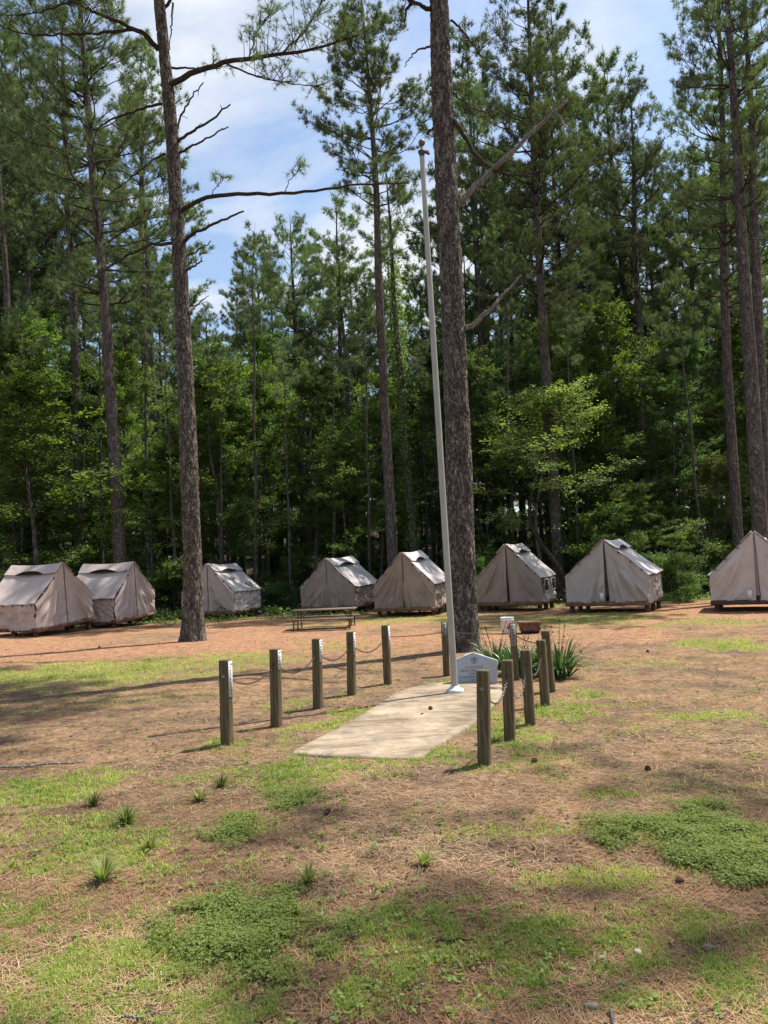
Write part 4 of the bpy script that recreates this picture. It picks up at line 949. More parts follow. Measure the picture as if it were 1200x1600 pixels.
# pines outside the picture whose crowns shade the clearing
for x, y, s, k in ((7.5, -1.5, .9, 3), (-9, 4, 1.0, 3), (-7.5, 10.5, .9, 3)):
    if s: pl.append((x, y, s, k))
fu = [False]*5
FP.append(pine('slender_pine', (0, 0, 0), (.5, .1, 17), .085, .72, 1.8, 65, 'slender bare stemmed pine at the edge of the wood', dead=9, nn=11, nwd=.02, group='slender pines at the edge of the wood'))
for px in (35, 95, 160, 228, 275, 345, 398, 452, 520, 576, 668, 800, 905, 948, 1030, 1100):
    Yd = 31.5+4.5*rgw.random(); pl.append((at(px, 870, Yd)[0], Yd, rgw.uniform(.62, 1.1), 4))
for x, y, s, k in pl:
    o = FP[k] if not fu[k] else copy_tree(FP[k]); fu[k] = True
    o.location = (x, y, .11*max(0, y-46)); o.scale = (s, s, s); o.rotation_euler = (0, 0, rgw.random()*6.28)
# weeds along the edge of the wood
n = 26000; y = 27.5+7*rgw.random(n)**1.3; x = (rgw.random(n)*2-1)*(y*.56)
kp = rgw.random(n) < np.clip((fbm(P3(x, y)*.6, 91)-.36)*4, .05, 1); x = x[kp]; y = y[kp]; n = len(x)
hz = rgw.random(n)*.38*np.clip((y-27.2)/2, .12, 1)*(.3+1.2*fbm(P3(x, y)*.9, 92))
c = P3(x, y, hgt(x, y)+hz); nv = nrm(np.stack([rgw.normal(0, .5, n), rgw.normal(-.2, .5, n), np.ones(n)], -1))
b = MB(); rng = rgw; leaflets(b, c, nv, rgw.uniform(.06, .15, n), np.clip(rgw.normal(.55, .25, n), 0, 1), .45)
tag(b.build('undergrowth', MT['leafA']), 'low leafy weeds and creepers along the edge of the wood', 'undergrowth', kind='stuff')

# ------------------------------------------------------------------ tents
TENTS = {
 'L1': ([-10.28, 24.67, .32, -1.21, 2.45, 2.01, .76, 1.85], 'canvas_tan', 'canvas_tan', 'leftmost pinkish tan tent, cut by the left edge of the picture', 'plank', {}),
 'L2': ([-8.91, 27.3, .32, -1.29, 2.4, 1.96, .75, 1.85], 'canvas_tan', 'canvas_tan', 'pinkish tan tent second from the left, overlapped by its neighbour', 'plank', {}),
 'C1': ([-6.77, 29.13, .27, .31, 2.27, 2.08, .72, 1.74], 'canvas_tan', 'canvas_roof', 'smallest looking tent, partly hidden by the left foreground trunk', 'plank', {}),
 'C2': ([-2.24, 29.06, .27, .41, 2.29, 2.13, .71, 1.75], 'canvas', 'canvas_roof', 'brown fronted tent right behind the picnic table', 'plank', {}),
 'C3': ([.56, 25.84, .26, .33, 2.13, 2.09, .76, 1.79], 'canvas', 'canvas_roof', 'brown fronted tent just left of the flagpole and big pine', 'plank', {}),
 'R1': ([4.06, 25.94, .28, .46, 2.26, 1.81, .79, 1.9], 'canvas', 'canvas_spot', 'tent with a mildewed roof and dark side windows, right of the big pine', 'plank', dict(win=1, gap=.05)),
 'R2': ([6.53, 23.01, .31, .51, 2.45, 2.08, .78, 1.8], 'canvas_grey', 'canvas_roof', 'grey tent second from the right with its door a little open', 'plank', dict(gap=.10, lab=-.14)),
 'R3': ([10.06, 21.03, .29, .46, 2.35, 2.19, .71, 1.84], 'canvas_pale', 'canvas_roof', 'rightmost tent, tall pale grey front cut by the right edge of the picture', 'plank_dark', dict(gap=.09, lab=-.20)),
}
def tent(key):
    (x, y, z0, a, W, L, hw, hr), cf, cr, label, pm, opt = TENTS[key]
    z0 += .05
    sd = sum(map(ord, key)); rg = np.random.default_rng(sd)
    e = empty('wall_tent', (x, y, 0), -a, label, 'tent', 'canvas wall tents on wooden platforms')
    e.rotation_euler = (R({'C2': 2.2, 'C3': 2.5, 'R1': 1.5, 'R2': 1.2}.get(key, 0)), R({'L1': -4.2, 'L2': -3.6}.get(key, 0)), -a)
    # local axes: x right, y back, z up ; platform top at z0
    h2 = W/2; gap = opt.get('gap', .012)
    b = MB(); dk_ = .045
    nb = 8; bw = (L+.06)/nb
    for i in range(nb): b.box((0, -.03+bw*(i+.5), z0-dk_/2-.012), (W+.02, bw-.008, dk_))
    pf = b.build('deck', MT[pm], e)
    b = MB()
    for xx in (-h2+.03, 0, h2-.03): b.box((xx, L/2, z0-.095), (.05, L-.02, .07))
    for yy in (.0, L-.0): b.box((0, yy, z0-.097), (W-.01, .04, .064))
    b.build('joist', MT[pm], e)
    b = MB(); b.box((0, -.068, z0-.085), (W+.05, .035, .115)); b.build('front_board', MT[pm], e)
    for xx in (-h2+.12, h2-.12):
        for yy in (.12, L/2, L-.12):
            b = MB(); b.box((xx, yy, (z0-.132)/2-.08), (.12, .12, z0-.132+.16)); b.build('platform_leg', MT['plank_dark'], e)
    def rz(xx): return hw+(hr-hw)*(1-np.abs(xx)/h2)
    # door flaps: two drapes hanging from the gable, folds fanning out of the apex
    for sgn in (-1, 1):
        S, T = np.meshgrid(np.linspace(0, 1, 46), np.linspace(0, 1, 40))
        g0 = gap*(1-T)**.8*.5+.004
        xx = g0+(h2-g0)*S
        top = rz(xx); zz = T*top
        # catenary sag of each fold
        ph = np.arctan2(xx, np.maximum(hr-zz, .05)); rr = np.hypot(xx, hr-zz)/hr
        s1 = vnoise(P3(ph*13+sd, rr*1.6, sgn+2), sd)-.5; s2 = vnoise(P3(ph*30+sd, rr*2.2, 9), sd+1)-.5
        amp = np.minimum(rr, 1)*np.sin(np.pi*np.clip(S*.94+.03, 0, 1))**.5
        sag = (vnoise(P3(xx*2.2, (zz+xx*.9*sgn*sgn)*6.5, sd), sd+3)-.5)*.06
        d = s1*.34*amp+s2*.13*amp+sag*2.6*amp+.02*np.exp(-(S/.06)**2)
        bot = (vnoise(P3(xx*3, 0, sd))-.6)*.09*(1-T)
        P = P3(sgn*xx, -.022-np.maximum(-.016, d)*1.0, z0-.015+zz*((hr+.03)/hr)*1+bot*.6-.01)
        P[..., 2] = np.minimum(P[..., 2], z0+top-.004)
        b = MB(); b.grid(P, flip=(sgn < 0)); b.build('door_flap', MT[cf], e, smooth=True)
    # hem seam on the centre of the door
    b = MB(); zs = np.linspace(z0, z0+hr-.06, 14)
    pth = np.stack([gap*.5*(1-(zs-z0)/hr)+.02+0*zs, -.052+.006*np.sin(zs*9), zs], -1); b.tubes(pth, np.full(14, .009), 5); b.build('door_seam', MT['twig'], e, smooth=True)
    # back gable
    S, T = np.meshgrid(np.linspace(-1, 1, 30), np.linspace(0, 1, 16)); xx = S*h2; b = MB()
    b.grid(P3(xx, L+.0+(fbm(P3(xx*2, T*3, sd))-.5)*.06, z0-.04+T*rz(xx)*(1+.04/hr)-.01), flip=True); b.build('back_wall', MT[cf], e, smooth=True)
    # side walls with creases
    for sgn in (-1, 1):
        S, T = np.meshgrid(np.linspace(0, 1, 60), np.linspace(0, 1, 26)); yy = S*L; zz = T*(hw-.015)
        q = P3(yy*2.6, zz*3.4, sd+sgn)
        wv = fbm(q, 5, 3)[..., None]*1.8
        cr_ = np.abs(fbm(q+wv, 6, 3)-.5)*2
        d = (cr_-.25)*.24*np.sin(np.pi*np.clip(T, .02, .98))**.6+.03*np.sin(yy*3)*(1-T)
        P = P3(sgn*(h2+d+.006), yy, z0-.05+zz*1.06+(1-T)*(vnoise(P3(yy*2.2, sd, sgn), 14)-.6)*.07)
        b = MB(); b.grid(P, flip=(sgn > 0)); sw = b.build('side_wall', MT[cr if sgn > 0 and key in ('R1', 'C1') else cf], e, smooth=True)
        if opt.get('win') and sgn > 0:
            for yc, ww in ((.42, .50), (1.32, .52)):
                b = MB(); b.box((h2+.065, yc, z0+hw-.30), (.012, ww, .36)); wo = b.build('window', MT['dark'], e)
                b = MB()
                for k_, (yo, zo, wy, wz) in enumerate(((0, .19, ww+.06, .035), (0, -.19, ww+.06, .03), (-ww/2, 0, .035, .35), (ww/2, 0, .035, .35))): b.box((h2+.073, yc+yo, z0+hw-.30+zo), (.014, wy, wz))
                b.build('window_hem', MT['canvas_roof'], wo)
    # roof: two slopes, slight sag, eaves overhanging
    sl_ = math.hypot(h2, hr-hw); nx, nz = (hr-hw)/sl_, h2/sl_
    ov = .05
    def slope(sgn, u, v, lift): # u along ridge 0..L, v down slope in metres
        s0 = v/sl_
        px_ = sgn*(h2*s0); pz = hr-(hr-hw)*s0-.045*np.sin(np.pi*np.clip(u/L, 0, 1))*(1-.5*s0)
        return P3(px_+sgn*nx*lift, u, z0+pz+nz*lift)
    for sgn in (-1, 1):
        U, V = np.meshgrid(np.linspace(-ov, L+ov, 44), np.linspace(0, sl_+.05, 30))
        sag = -.050*np.sin(np.pi*np.clip(V/sl_, 0, 1))*np.sin(np.pi*np.clip(U/L, 0, 1))**.6
        wr = (fbm(P3(U*1.6+V*.8, V*1.3, sd+sgn), 8)-.5)*.075+(vnoise(P3(U*7, V*1.2, sd+sgn), 9)-.5)*.030*(V/sl_)
        edge = .010*np.sin(U*16)*np.exp(-((V-sl_)/.10)**2)
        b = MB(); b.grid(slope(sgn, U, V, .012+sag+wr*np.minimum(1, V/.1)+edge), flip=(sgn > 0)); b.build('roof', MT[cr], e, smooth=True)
        # vent with an arched hood under the ridge cap
        u0, u1 = .22*L, .80*L
        U, T_ = np.meshgrid(np.linspace(u0, u1, 24), np.linspace(0, 1, 6)); ar = np.sin(np.pi*(U-u0)/(u1-u0))**.7
        cv = .43
        b = MB(); b.grid(slope(sgn, U, cv-.03-.10*ar*(1-T_)-.02+.05*T_, .045), flip=(sgn > 0)); b.build('vent', MT['dark'], e, smooth=True)
        U, T_ = np.meshgrid(np.linspace(-ov-.015, L+ov+.015, 60), np.linspace(0, 1, 12)); uu = np.clip((U-u0)/(u1-u0), 0, 1); ar = np.sin(np.pi*uu)**.8
        Vv = T_*(cv-.115*ar); lift = .034+.060*ar*T_**2+(fbm(P3(U*2.5, T_*2, sd+sgn), 12)-.5)*.05*T_+.018
        b = MB(); b.grid(slope(sgn, U, Vv, lift), flip=(sgn > 0)); b.build('ridge_cap', MT[cr], e, smooth=True)
        # eave cord with knots and little tie loops
        b = MB(); yy = np.linspace(-ov, L+ov, 20); b.tubes(P3(sgn*(h2+.05+.004*np.sin(yy*9)), yy, z0+hw-.055+.006*np.sin(yy*11)), np.full(20, .008), 5)
        for yk in np.linspace(0.05, L-.05, 6): b.box((sgn*(h2+.062), yk, z0+hw-.08), (.02, .02, .06))
        b.build('eave_cord', MT['twig'], e)
    b = MB()
    for yk in np.linspace(.1, L-.1, 8):
        for sgn in (-1, 1): b.box((sgn*(h2+.03), yk, z0-.08), (.012, .02, .07))
    for xk in np.linspace(-h2+.15, h2-.15, 7): b.box((xk, -.092, z0-.045), (.02, .012, .05))
    b.build('tie_loops', MT['twig'], e)
    b = MB()
    for t_ in (.35, .62, .86):
        for sgn in (-1, 1): b.box((sgn*h2*t_, -.07, z0+rz(np.array(h2*t_))-.03), (.03, .03, .06))
    b.build('toggles', MT['twig'], e)
    if 'lab' in opt:
        b = MB(); b.box((opt['lab'], -.10, z0+.14), (.13, .006, .22)); b.build('white_label', MT['label'], e)
for k_ in TENTS: tent(k_)

# ------------------------------------------------------------------ lettering
def text_mesh(s, size, ext=.0012, sx=1.0, space=1.0, bold=0.0):
    cu = bpy.data.curves.new('lettering', 'FONT'); cu.body = s; cu.size = size; cu.extrude = ext; cu.align_x = 'CENTER'; cu.align_y = 'CENTER'; cu.space_character = space; cu.offset = bold; cu.resolution_u = 2
    to = bpy.data.objects.new('lettering', cu); C.objects.link(to)
    bpy.context.view_layer.update(); dg_ = bpy.context.evaluated_depsgraph_get()
    me = bpy.data.meshes.new_from_object(to.evaluated_get(dg_)); bpy.data.objects.remove(to); bpy.data.curves.remove(cu)
    n = len(me.vertices); co_ = np.zeros(n*3, np.float32); me.vertices.foreach_get('co', co_); co_ = co_.reshape(-1, 3); co_[:, 0] *= sx
    me.vertices.foreach_set('co', co_.ravel()); me.update(); return me
def put_mesh(name, me, mat, parent, M):
    me.materials.clear(); me.materials.append(mat); me.transform(M)
    o = bpy.data.objects.new(name, me); C.objects.link(o); o.parent = parent; return o

# ------------------------------------------------------------------ posts and chains
PW = .093
POSTS = [  # key, base px, top px, plate face, word, label
 ('L1', (355, 1165), (352, 1031), 'side', 'Trustworthy', 'wooden post with the plate reading Trustworthy, nearest of the left row'),
 ('L2', (432, 1135), (430, 1014), 'side', 'Loyal', 'wooden post with the plate reading Loyal, second of the left row'),
 ('L3', (497, 1106), (495, 998), 'side', 'Helpful', 'wooden post with the plate reading Helpful, middle of the left row'),
 ('L4', (549.5, 1086), (548, 987), 'side', 'Friendly', 'wooden post with the plate reading Friendly, fourth of the left row'),
 ('L5', (606, 1069), (602, 977), 'side', 'Courteous', 'wooden post with the plate reading Courteous, far end of the left row'),
 ('K', (698, 1056), (694, 971), 'front', 'Kind', 'wooden post close behind the flagpole at the left edge of the big trunk'),
 ('O', (806, 1062), (801, 973), 'front', 'Obedient', 'wooden post with a weathered grey front plate, in front of the spiky plants'),
 ('R5', (862, 1082), (852, 985.6), None, '', 'leaning wooden post at the far end of the right row'),
 ('R4', (852.5, 1104), (845, 1000), None, '', 'wooden post overlapping the farthest one, fourth of the right row'),
 ('R3', (829, 1133), (821, 1015.6), None, '', 'wooden post in the middle of the right row with a chain on its front'),
 ('R2', (797, 1156), (792.5, 1031.5), None, '', 'wooden post just right of the stone marker, second nearest of the right row'),
 ('R1', (757, 1197), (755, 1047), None, '', 'nearest wooden post of the right row, with a bolt in its front'),
]
PTOP = {}
rgp = np.random.default_rng(15)
for key, bp, tp, face, word, label in POSTS:
    g = ground_at(*bp); t = at(tp[0], tp[1], g[1]); yaw = R(-19+rgp.uniform(-3, 3)) if key not in ('K', 'O') else R(-8)
    e = empty('wooden_post', (g[0], g[1], 0), 0, label, 'post', 'wooden posts around the flagpole pad')
    H = t[2]; lean = np.array([t[0]-g[0], 0, H])
    ca, sa = math.cos(yaw), math.sin(yaw)
    rx = np.array([ca, sa, 0]); ry = np.array([-sa, ca, 0]); ax = lean/np.linalg.norm(lean)
    PTOP[key] = (g*np.array([1, 1, 0]), lean, rx, ry)
    b = MB(); K = 30; rows = []
    c = PW/2; pr = [(-c+.004, -c), (0, -c-.0006), (c-.004, -c), (c, -c+.004), (c+.0006, 0), (c, c-.004), (c-.004, c), (0, c), (-c+.004, c), (-c, c-.004), (-c, 0), (-c, -c+.004)]
    for i in range(K):
        s = i/(K-3) if i < K-2 else 1.0; s = s*(1-.006/H) if i < K-2 else s; o_ = lean*s if i else -ax*.08
        sc2 = 1.0 if i < K-2 else (.955 if i == K-2 else .80)
        if i == K-1: o_ = lean+ax*.0015
        w1 = (rgp.random(len(pr))-.5)*.0022
        rows.append([o_+rx*(p[0]*sc2+w1[j])+ry*(p[1]*sc2+w1[j]) for j, p in enumerate(pr)])
    rows.append([lean+ax*.002+rx*.001*p[0]+ry*.001*p[1] for p in pr])
    b.grid(np.array(rows), wrap=True, flip=False); b.build('shaft', MT['post'], e)
    if face:
        ln = {'Trustworthy': .335, 'Loyal': .20, 'Helpful': .26, 'Friendly': .285, 'Courteous': .325, 'Kind': .19, 'Obedient': .30}[word]
        n_, s_ = (rx, ry) if face == 'side' else (-ry, rx)
        wv = .066; cz = H-.012-ln/2
        P0 = ax*cz+n_*(PW/2+.004)
        rot = np.stack([s_, n_, ax], 1)   # box local x = width, y = thickness, z = length
        b = MB(); b.box(P0, (wv, .006, ln), rot=rot); pl_ = b.build('name_plate', MT['plate' if face == 'side' or key == 'x' else 'plate_grey'], e)
        me = text_mesh(word, .060, .0006, 1.0, 1.22, .0005)
        cx = np.zeros(len(me.vertices)*3, np.float32); me.vertices.foreach_get('co', cx); cx = cx.reshape(-1, 3); wdt = np.ptp(cx[:, 0]); k2 = min(1.25, (ln-.03)/wdt)
        cx[:, 0] *= k2; cx[:, 0] -= (cx[:, 0].max()+cx[:, 0].min())/2; cx[:, 1] -= (cx[:, 1].max()+cx[:, 1].min())/2; me.vertices.foreach_set('co', cx.ravel())
        # reading direction runs down the post; letter tops point away from the post's near edge
        xa = -ax; za = n_; ya = np.cross(za, xa)
        Pt = P0+n_*.0042
        M = Matrix(((xa[0], ya[0], za[0], Pt[0]), (xa[1], ya[1], za[1], Pt[1]), (xa[2], ya[2], za[2], Pt[2]), (0, 0, 0, 1)))
        put_mesh('lettering', me, MT['ink'], pl_, M)
    # chain hole, or the bolt at the ends of the rows
    hz_ = .62*H/.768
    if key in ('L1', 'R1'):
        b = MB(); b.lathe([(0, .020), (.008, .018), (.013, .010), (.014, 0), (.020, .001), (.021, -.004)], 12)
        o = b.build('bolt', MT['steel'], e, smooth=True); o.matrix_local = Matrix.Translation(Vector(lean*(hz_/H)-ry*PW/2)) @ Vector(-ry).to_track_quat('Z', 'Y').to_matrix().to_4x4()
    else:
        b = MB(); b.lathe([(.0135, -.003), (.0145, .0012), (.0105, .0014), (.0095, -.003), (0.0, -.002)], 14)
        o = b.build('chain_hole', MT['dark'], e, smooth=True); o.matrix_local = Matrix.Translation(Vector(lean*(hz_/H)-ry*(PW/2+.0012))) @ Vector(-ry).to_track_quat('Z', 'Y').to_matrix().to_4x4()
def chain(k1, k2, sag, mat, label, h1=.62, h2=.62, link=.034):
    (g1, l1, rx1, ry1), (g2, l2, rx2, ry2) = PTOP[k1], PTOP[k2]
    A = g1+l1*(h1/.768); B = g2+l2*(h2/.768); dd = nrm(B-A)
    t = np.linspace(0, 1, 200)[:, None]; path = A+(B-A)*t-np.array([0, 0, 1.])*sag*4*t*(1-t)
    seg = np.concatenate([[0], np.cumsum(np.linalg.norm(np.diff(path, axis=0), axis=1))])
    n = int(seg[-1]/(link*.74)); b = MB(); th = np.arange(10)/10*2*np.pi; ph = np.arange(5)/5*2*np.pi
    for i in range(n):
        s = (i+.5)/n*seg[-1]; c = np.array([np.interp(s, seg, path[:, q]) for q in range(3)]); c2 = np.array([np.interp(s+.01, seg, path[:, q]) for q in range(3)])
        if not (PW*.5 < s < seg[-1]-PW*.5): continue
        ax = nrm(c2-c) if np.linalg.norm(c2-c) > 1e-6 else dd
        s1 = nrm(np.cross(ax, np.array([0, 0, 1.]))); s2 = np.cross(ax, s1); tw = .5+i*math.pi/2+.25*math.sin(i*.7)
        w1 = s1*math.cos(tw)+s2*math.sin(tw); nn_ = np.cross(ax, w1)
        ctr = c+ax*(np.cos(th)*link*.5)[:, None]+w1*(np.sin(th)*link*.30)[:, None]
        out_ = nrm(ax*(np.cos(th)*.3)[:, None]+w1*(np.sin(th)*.5)[:, None])
        r_ = .0029
        ring_ = ctr[:, None]+r_*(out_[:, None]*np.cos(ph)[:, None]+nn_*np.sin(ph)[:, None])
        a_ = len(th); P = np.concatenate([ring_, ring_[:1]]); b.grid(P, wrap=True)
    o = b.build('chain', MT[mat], smooth=True)
    tag(o, label, 'chain', 'chains strung between the posts')
chain('L1', 'L2', .13, 'rust', 'rusty chain sagging between the Trustworthy and Loyal posts')
chain('L2', 'L3', .16, 'rust', 'rusty chain sagging between the Loyal and Helpful posts')
chain('L3', 'L4', .15, 'rust', 'rusty chain sagging between the Helpful and Friendly posts')
chain('L4', 'L5', .16, 'rust', 'rusty chain sagging between the Friendly and Courteous posts')
chain('L5', 'K', .02, 'rust', 'rusty chain stretched from the Courteous post to the post behind the flagpole')
chain('K', 'O', .015, 'rust', 'rusty chain stretched across the foot of the big pine trunk')
chain('O', 'R5', .05, 'rust', 'rusty chain in front of the brown planter, reaching the far end of the right row')
chain('R5', 'R4', .12, 'rust', 'short rusty chain between the two farthest posts of the right row')
chain('R4', 'R3', .17, 'rust', 'rusty chain hanging from the fourth post of the right row to the middle one')
chain('R3', 'R2', .26, 'steel', 'bright chain hanging deep between the middle and second posts of the right row')
chain('R2', 'R1', .18, 'steel', 'bright chain between the two nearest posts of the right row')

# ------------------------------------------------------------------ flagpole
g = ground_at(711, 1081, PZ); tpx = at(659, 238, g[1]-.02)
e = empty('flagpole', (g[0], g[1], PZ), 0, 'tall bare off white flagpole with a tarnished ball on top, standing on the concrete pad', 'flagpole')
top = tpx-np.array([g[0], g[1], PZ]); K = 40; t = np.linspace(0, 1, K)[:, None]
path = top*t+np.array([1., 0, 0])*(.03*np.sin(t*math.pi)*0)
b = MB(); b.tubes(path, np.where(t[:, 0] < .55, .042-.007*t[:, 0], .03815-.014*(t[:, 0]-.55)), 28, cap=True); b.build('shaft', MT['pole'], e, smooth=True)
b = MB(); b.lathe([(.0, .075), (.050, .075), (.058, .066), (.070, .050), (.100, .040), (.112, .030), (.116, .012), (.116, 0)], 36); b.build('base_flange', MT['pole_base'], e, smooth=True)
ax = nrm(top); b = MB()
b.lathe([(0, -.06), (.034, -.06), (.036, -.02), (.050, -.006), (.052, .010), (.040, .024), (.022, .036), (.009, .05), (0, .05)], 20); o = b.build('truck', MT['truckm'], e, smooth=True); o.location = top
b = MB(); b.box((.07, 0, .0), (.05, .014, .045)); b.lathe([(.0, -.01), (.02, -.01), (.022, 0), (.02, .01), (0, .01)], 12, c=(.085, 0, -.02)); o = b.build('pulley', MT['rust'], e); o.location = top
fin = at(659, 223, g[1]-.02)-np.array([g[0], g[1], PZ]); r_ = .045
b = MB(); a = np.linspace(-math.pi/2, math.pi/2, 16); b.lathe([(r_*math.cos(q), r_*math.sin(q)) for q in a], 28); b.lathe([(.008, -.11), (.008, -.045)], 8)
o = b.build('finial_ball', MT['brass'], e, smooth=True); o.location = fin

# ------------------------------------------------------------------ stone marker
gl = ground_at(712, 1067); gr_ = ground_at(775, 1071); cx_ = (gl+gr_)/2; wd = float(np.linalg.norm(gr_-gl)); yaw = math.atan2(gr_[1]-gl[1], gr_[0]-gl[0])
yaw = R(-4)
e = empty('stone_marker', (cx_[0], cx_[1]+.02, 0), yaw, 'grey granite stone marker with engraved emblem and lettering, behind the concrete pad', 'stone marker')
HS = (at(745, 1019, cx_[1])[2]); hs2 = at(778, 1031, cx_[1])[2]; hs1 = hs2+.012
outl = [(-wd/2+.02, -.06), (-wd/2, hs1-.012), (-wd/2+.008, hs1), (-wd*.02, HS), (wd/2-.008, hs2), (wd/2, hs2-.012), (wd/2-.035, -.06)]
outl2 = []
for i in range(len(outl)):
    p0, p1 = np.array(outl[i]), np.array(outl[(i+1) % len(outl)])
    for s in np.linspace(0, 1, 7)[:-1]: outl2.append(p0+(p1-p0)*s)
outl2 = np.array(outl2); cz = outl2.mean(0); rows = []
rgs = np.random.default_rng(4)
for yy, s, j in ((-.052, .02, 0), (-.052, .97, 0), (-.049, 1.0, 0), (-.02, 1.005, .006), (.02, 1.005, .006), (.05, .99, .004), (.052, .02, 0)):
    q = cz+(outl2-cz)*s+rgs.normal(0, 1, outl2.shape)*j; rows.append(np.stack([q[:, 0], np.full(len(q), yy), q[:, 1]], -1))
b = MB(); b.grid(np.array(rows[:3]), wrap=True, m=0); b.grid(np.array(rows[2:]), wrap=True, m=1)
b.build('slab', [MT['granite'], MT['granite_rough']], e)
lines = [('FLAG POLE', .205, .042), ('DEDICATED         RS', .165, .038), ('SHELBY', .128, .038), ('IN HONOR OF      LL', .090, .040), ('OF 12', .052, .038)]
for s, z, sz in lines:
    me = text_mesh(s, sz, .0006, 1.06, 1.08, .0006)
    z = z*HS/.38
    if s.startswith('DEDICATED'):      # only the letters that can be read in the photograph
        pass
    M = Matrix.Translation(Vector((-.01, -.0532, z))) @ Matrix.Rotation(R(90), 4, 'X')
    put_mesh('engraving', me, MT['engrave'], e, M)
# emblem: a three petalled bud above a scroll
def flat(polys, th=.0014):
    b = MB()
    for p in polys:
        p = np.array(p); n = len(p); c = p.mean(0)
        F_ = P3(p[:, 0], -.0526-th, p[:, 1]); Bk = P3(p[:, 0], -.0520, p[:, 1]); o_ = np.array([[c[0], -.0526-th, c[1]]])
        b.add(np.concatenate([F_, o_]), [[i, (i+1) % n, n] for i in range(n)]); b.grid(np.array([Bk, F_]), wrap=True)
    return b
ez = HS*.77; es = .040
pet = lambda cx, cz_, w_, h_, a: [(cx+math.cos(a)*x-math.sin(a)*z, cz_+math.sin(a)*x+math.cos(a)*z) for x, z in ((0, -h_), (w_*.55, -h_*.4), (w_, .1*h_), (w_*.45, h_*.45), (0, h_), (-w_*.45, h_*.45), (-w_, .1*h_), (-w_*.55, -h_*.4))]
polys = [pet(0, ez+.018, .018, .032, 0), pet(-.032, ez+.008, .012, .022, .75), pet(.032, ez+.008, .012, .022, -.75), pet(0, ez-.026, .010, .018, 0)]
polys += [[(-.030, ez-.010), (.030, ez-.010), (.030, ez-.018), (-.030, ez-.018)]]
for i in range(9):
    a0 = math.pi+.25+i*(math.pi-.5)/9; a1 = a0+.20
    polys.append([(.044*math.cos(a0), ez-.012+.040*math.sin(a0)), (.044*math.cos(a1), ez-.012+.040*math.sin(a1)), (.034*math.cos(a1), ez-.012+.031*math.sin(a1)), (.034*math.cos(a0), ez-.012+.031*math.sin(a0))])
flat(polys).build('emblem', MT['engrave'], e)

# ------------------------------------------------------------------ spiky plants
def spiky(px, py, n, h, label, seed, stalks=4):
    g = ground_at(px, py); rg = np.random.default_rng(seed)
    e = empty('spiky_plant', (g[0], g[1], 0), 0, label, 'plant', 'sword leaved plants beside the marker')
    b = MB(); K = 9; t = np.linspace(0, 1, K)
    for i in range(n):
        az = rg.random()*6.283; L = h*rg.uniform(.6, 1.15); ln = rg.uniform(.18, 1.0)
        d = np.array([math.cos(az), math.sin(az), 0]); c0 = d*rg.uniform(.01, .16)
        th_ = ln*.75+t**2*ln*1.75; P = [c0]
        for q in range(1, K): P.append(P[-1]+(d*math.sin(th_[q])+np.array([0, 0, 1])*math.cos(th_[q]))*L/(K-1))
        P = np.array(P); w_ = .019*rg.uniform(.7, 1.25)*np.clip(1.05-t**2.2, .03, 1); s = np.array([-d[1], d[0], 0])+rg.normal(0, .25, 3); s = s/np.linalg.norm(s)
        up_ = np.array([0, 0, .004]); k_ = b.n
        b.grid(np.stack([P-s*w_[:, None], P+d*.0-up_, P+s*w_[:, None]], 1)); b.c[-1] = np.full(K*3, np.clip(rg.normal(.45, .28), 0, 1), np.float32)
    P_ = b.v
    for v in P_: v[:, 2] = np.maximum(v[:, 2], .008)
    b.build('leaves', MT['iris'], e, smooth=True)
    for i in range(stalks):
        az = rg.random()*6.283; tt = np.linspace(0, 1, 6)[:, None]; L = h*rg.uniform(1.1, 1.45)
        P = np.array([math.cos(az), math.sin(az), 0])*(.04+.12*tt+.10*tt**2)+np.array([0, 0, 1])*L*tt
        b = MB(); b.tubes(P, np.full(6, .0035), 5)
        for q in range(3): b.lathe([(0, -.016), (.008, -.006), (.009, .006), (0, .018)], 7, c=P[5-q]+rg.normal(0, .006, 3))
        b.build('flower_stalk', MT['twig'], e, smooth=True)
spiky(775, 1042, 93, .50, 'spiky leaved plant between the stone marker and the big pine trunk', 1, 5)
spiky(806, 1052, 102, .50, 'spiky leaved plant around the foot of the post with the grey plate', 2, 4)
spiky(838, 1052, 102, .52, 'spiky leaved plant between the posts at the far end of the right row', 3, 4)
spiky(874, 1058, 119, .56, 'largest spiky leaved plant, spreading to the right of the farthest post', 4, 5)

# ------------------------------------------------------------------ bucket, planter, picnic table
g = ground_at(793.5, 990)
e = empty('bucket', (g[0], g[1], 0), R(12), 'white plastic bucket with red print beside the brown planter', 'bucket')
b = MB(); b.lathe([(0, .005), (.128, .005), (.132, .012), (.146, .30), (.154, .305), (.154, .318), (.148, .32), (.150, .355), (.157, .357), (.157, .372), (.150, .374), (.147, .36), (.128, .03), (0, .03)], 30); b.build('body', MT['bucket'], e, smooth=True)
b = MB(); tt = np.linspace(0, math.pi, 16); b.tubes(np.stack([.158*np.cos(tt), -.05-.10*np.sin(tt)*.3, .33-.16*np.sin(tt)], -1), np.full(16, .003), 5); b.build('handle', MT['steel'], e, smooth=True)
b = MB()
for k, (a0, a1, z0_, z1_) in enumerate(((-2.05, -1.95, .12, .17), (-1.90, -1.80, .13, .22), (-1.78, -1.68, .15, .20), (-1.66, -1.52, .14, .23), (-1.50, -1.42, .12, .19), (-1.38, -1.28, .15, .22), (-2.1, -1.3, .135, .150))):
    aa = np.linspace(a0, a1, 6); A_, Z_ = np.meshgrid(aa, [z0_, z1_]); rr = .1365+.012*(Z_-.12)/.2+.0045
    b.grid(P3(rr*np.cos(A_), rr*np.sin(A_), Z_))
b.build('red_print', MT['red'], e)
g = ground_at(828, 989)
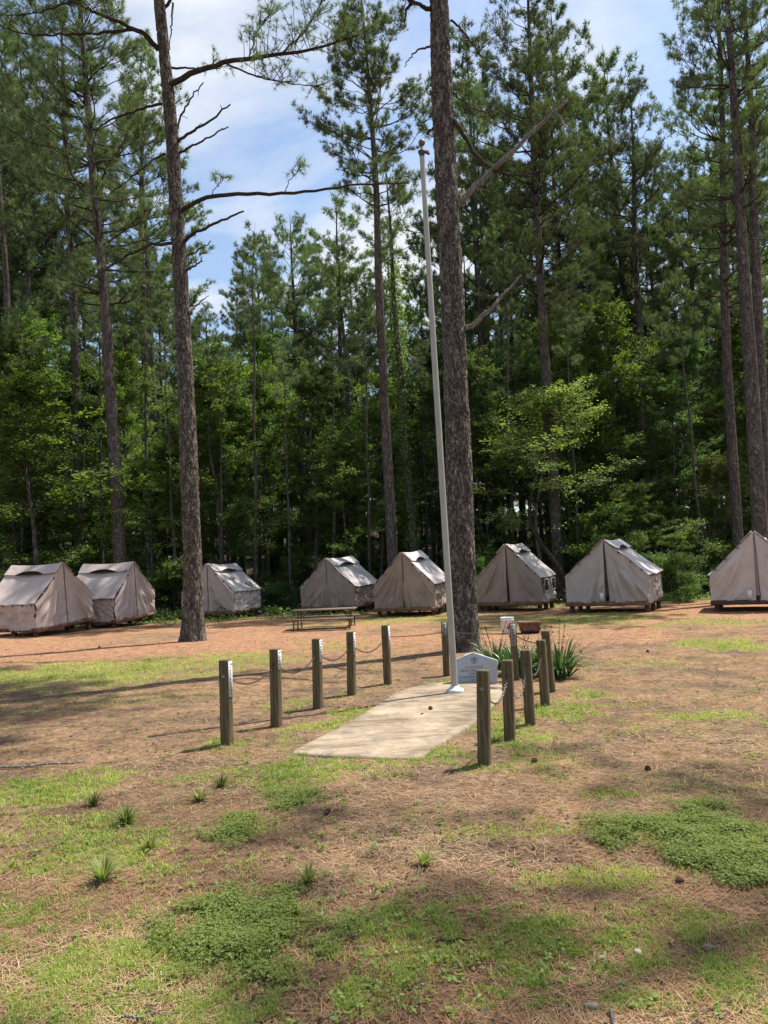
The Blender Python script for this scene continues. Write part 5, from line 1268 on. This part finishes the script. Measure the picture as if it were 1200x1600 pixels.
e = empty('planter', (g[0], g[1], 0), R(6), 'empty reddish brown flared planter to the right of the white bucket', 'planter')
b = MB(); th = np.arange(32)/32*2*math.pi
sq = lambda th_: 1/np.maximum(np.abs(np.cos(th_)), np.abs(np.sin(th_)))**.82
rows = []
for r_, z in ((.01, .02), (.175, .02), (.18, .0), (.20, .06), (.218, .062), (.218, .085), (.204, .09), (.222, .20), (.245, .215), (.262, .235), (.262, .262), (.235, .262), (.215, .22), (.19, .10), (.01, .09)):
    q = sq(th)*r_; rows.append(P3(q*np.cos(th), q*np.sin(th)*.8, z))
b.grid(np.array(rows), wrap=True, flip=False); b.build('bowl', MT['planter'], e)
b = MB(); th2 = th; b.add(np.concatenate([P3(sq(th)*.18*np.cos(th), sq(th)*.18*np.sin(th)*.8, .15), [[0, 0, .17]]]), [[i, (i+1) % 32, 32] for i in range(32)]); b.build('soil', MT['soil'], e)

ga = ground_at(460, 984.5); gb = ground_at(556, 984); YB = (ga[1]+gb[1])/2
zb = at(508, 966, YB)[2]; 
e = empty('picnic_table', (at(508, 980, YB+.62)[0], YB+.62, 0), R(-3), 'low brown picnic table with two benches in front of a tent', 'picnic table')
zt = at(512, 951, YB+.55)[2]; Lt = 1.80
b = MB()
for i in range(4): b.box((0, -.27+.18*i, zt-.02), (Lt, .172, .038))
b.build('tabletop', MT['table_wood'], e)
for sgn in (-1, 1):
    b = MB(); b.box((-.03+.02*sgn, sgn*.68, zb-.02), (Lt+.05, .25, .038)); b.build('bench_seat', MT['table_wood'], e)
for xx in (-.72, .72):
    b = MB()
    for sgn in (-1, 1):
        b.tubes(np.array([[xx, sgn*.26, zt-.04], [xx, sgn*.30, zt*.5], [xx, sgn*.34, .0]]), np.full(3, .020), 8)
    b.tubes(np.array([[xx, -.70, zb-.055], [xx, 0, zb-.055], [xx, .70, zb-.055]]), np.full(3, .018), 8)
    b.tubes(np.array([[xx, -.28, zt-.055], [xx, 0, zt-.055], [xx, .28, zt-.055]]), np.full(3, .018), 8)
    b.tubes(np.array([[xx, 0, zb-.06], [xx*.75, 0, zt*.75], [xx*.45, 0, zt-.05]]), np.full(3, .015), 8)
    b.build('table_frame', MT['frame_metal'], e, smooth=True)
    for sgn in (-1, 1):
        b = MB(); b.tubes(np.array([[xx*1.08, sgn*.68, zb-.04], [xx*1.08, sgn*.68, .12], [xx*1.08, sgn*.68, 0]]), np.full(3, .018), 8); b.build('bench_leg', MT['frame_metal'], e, smooth=True)
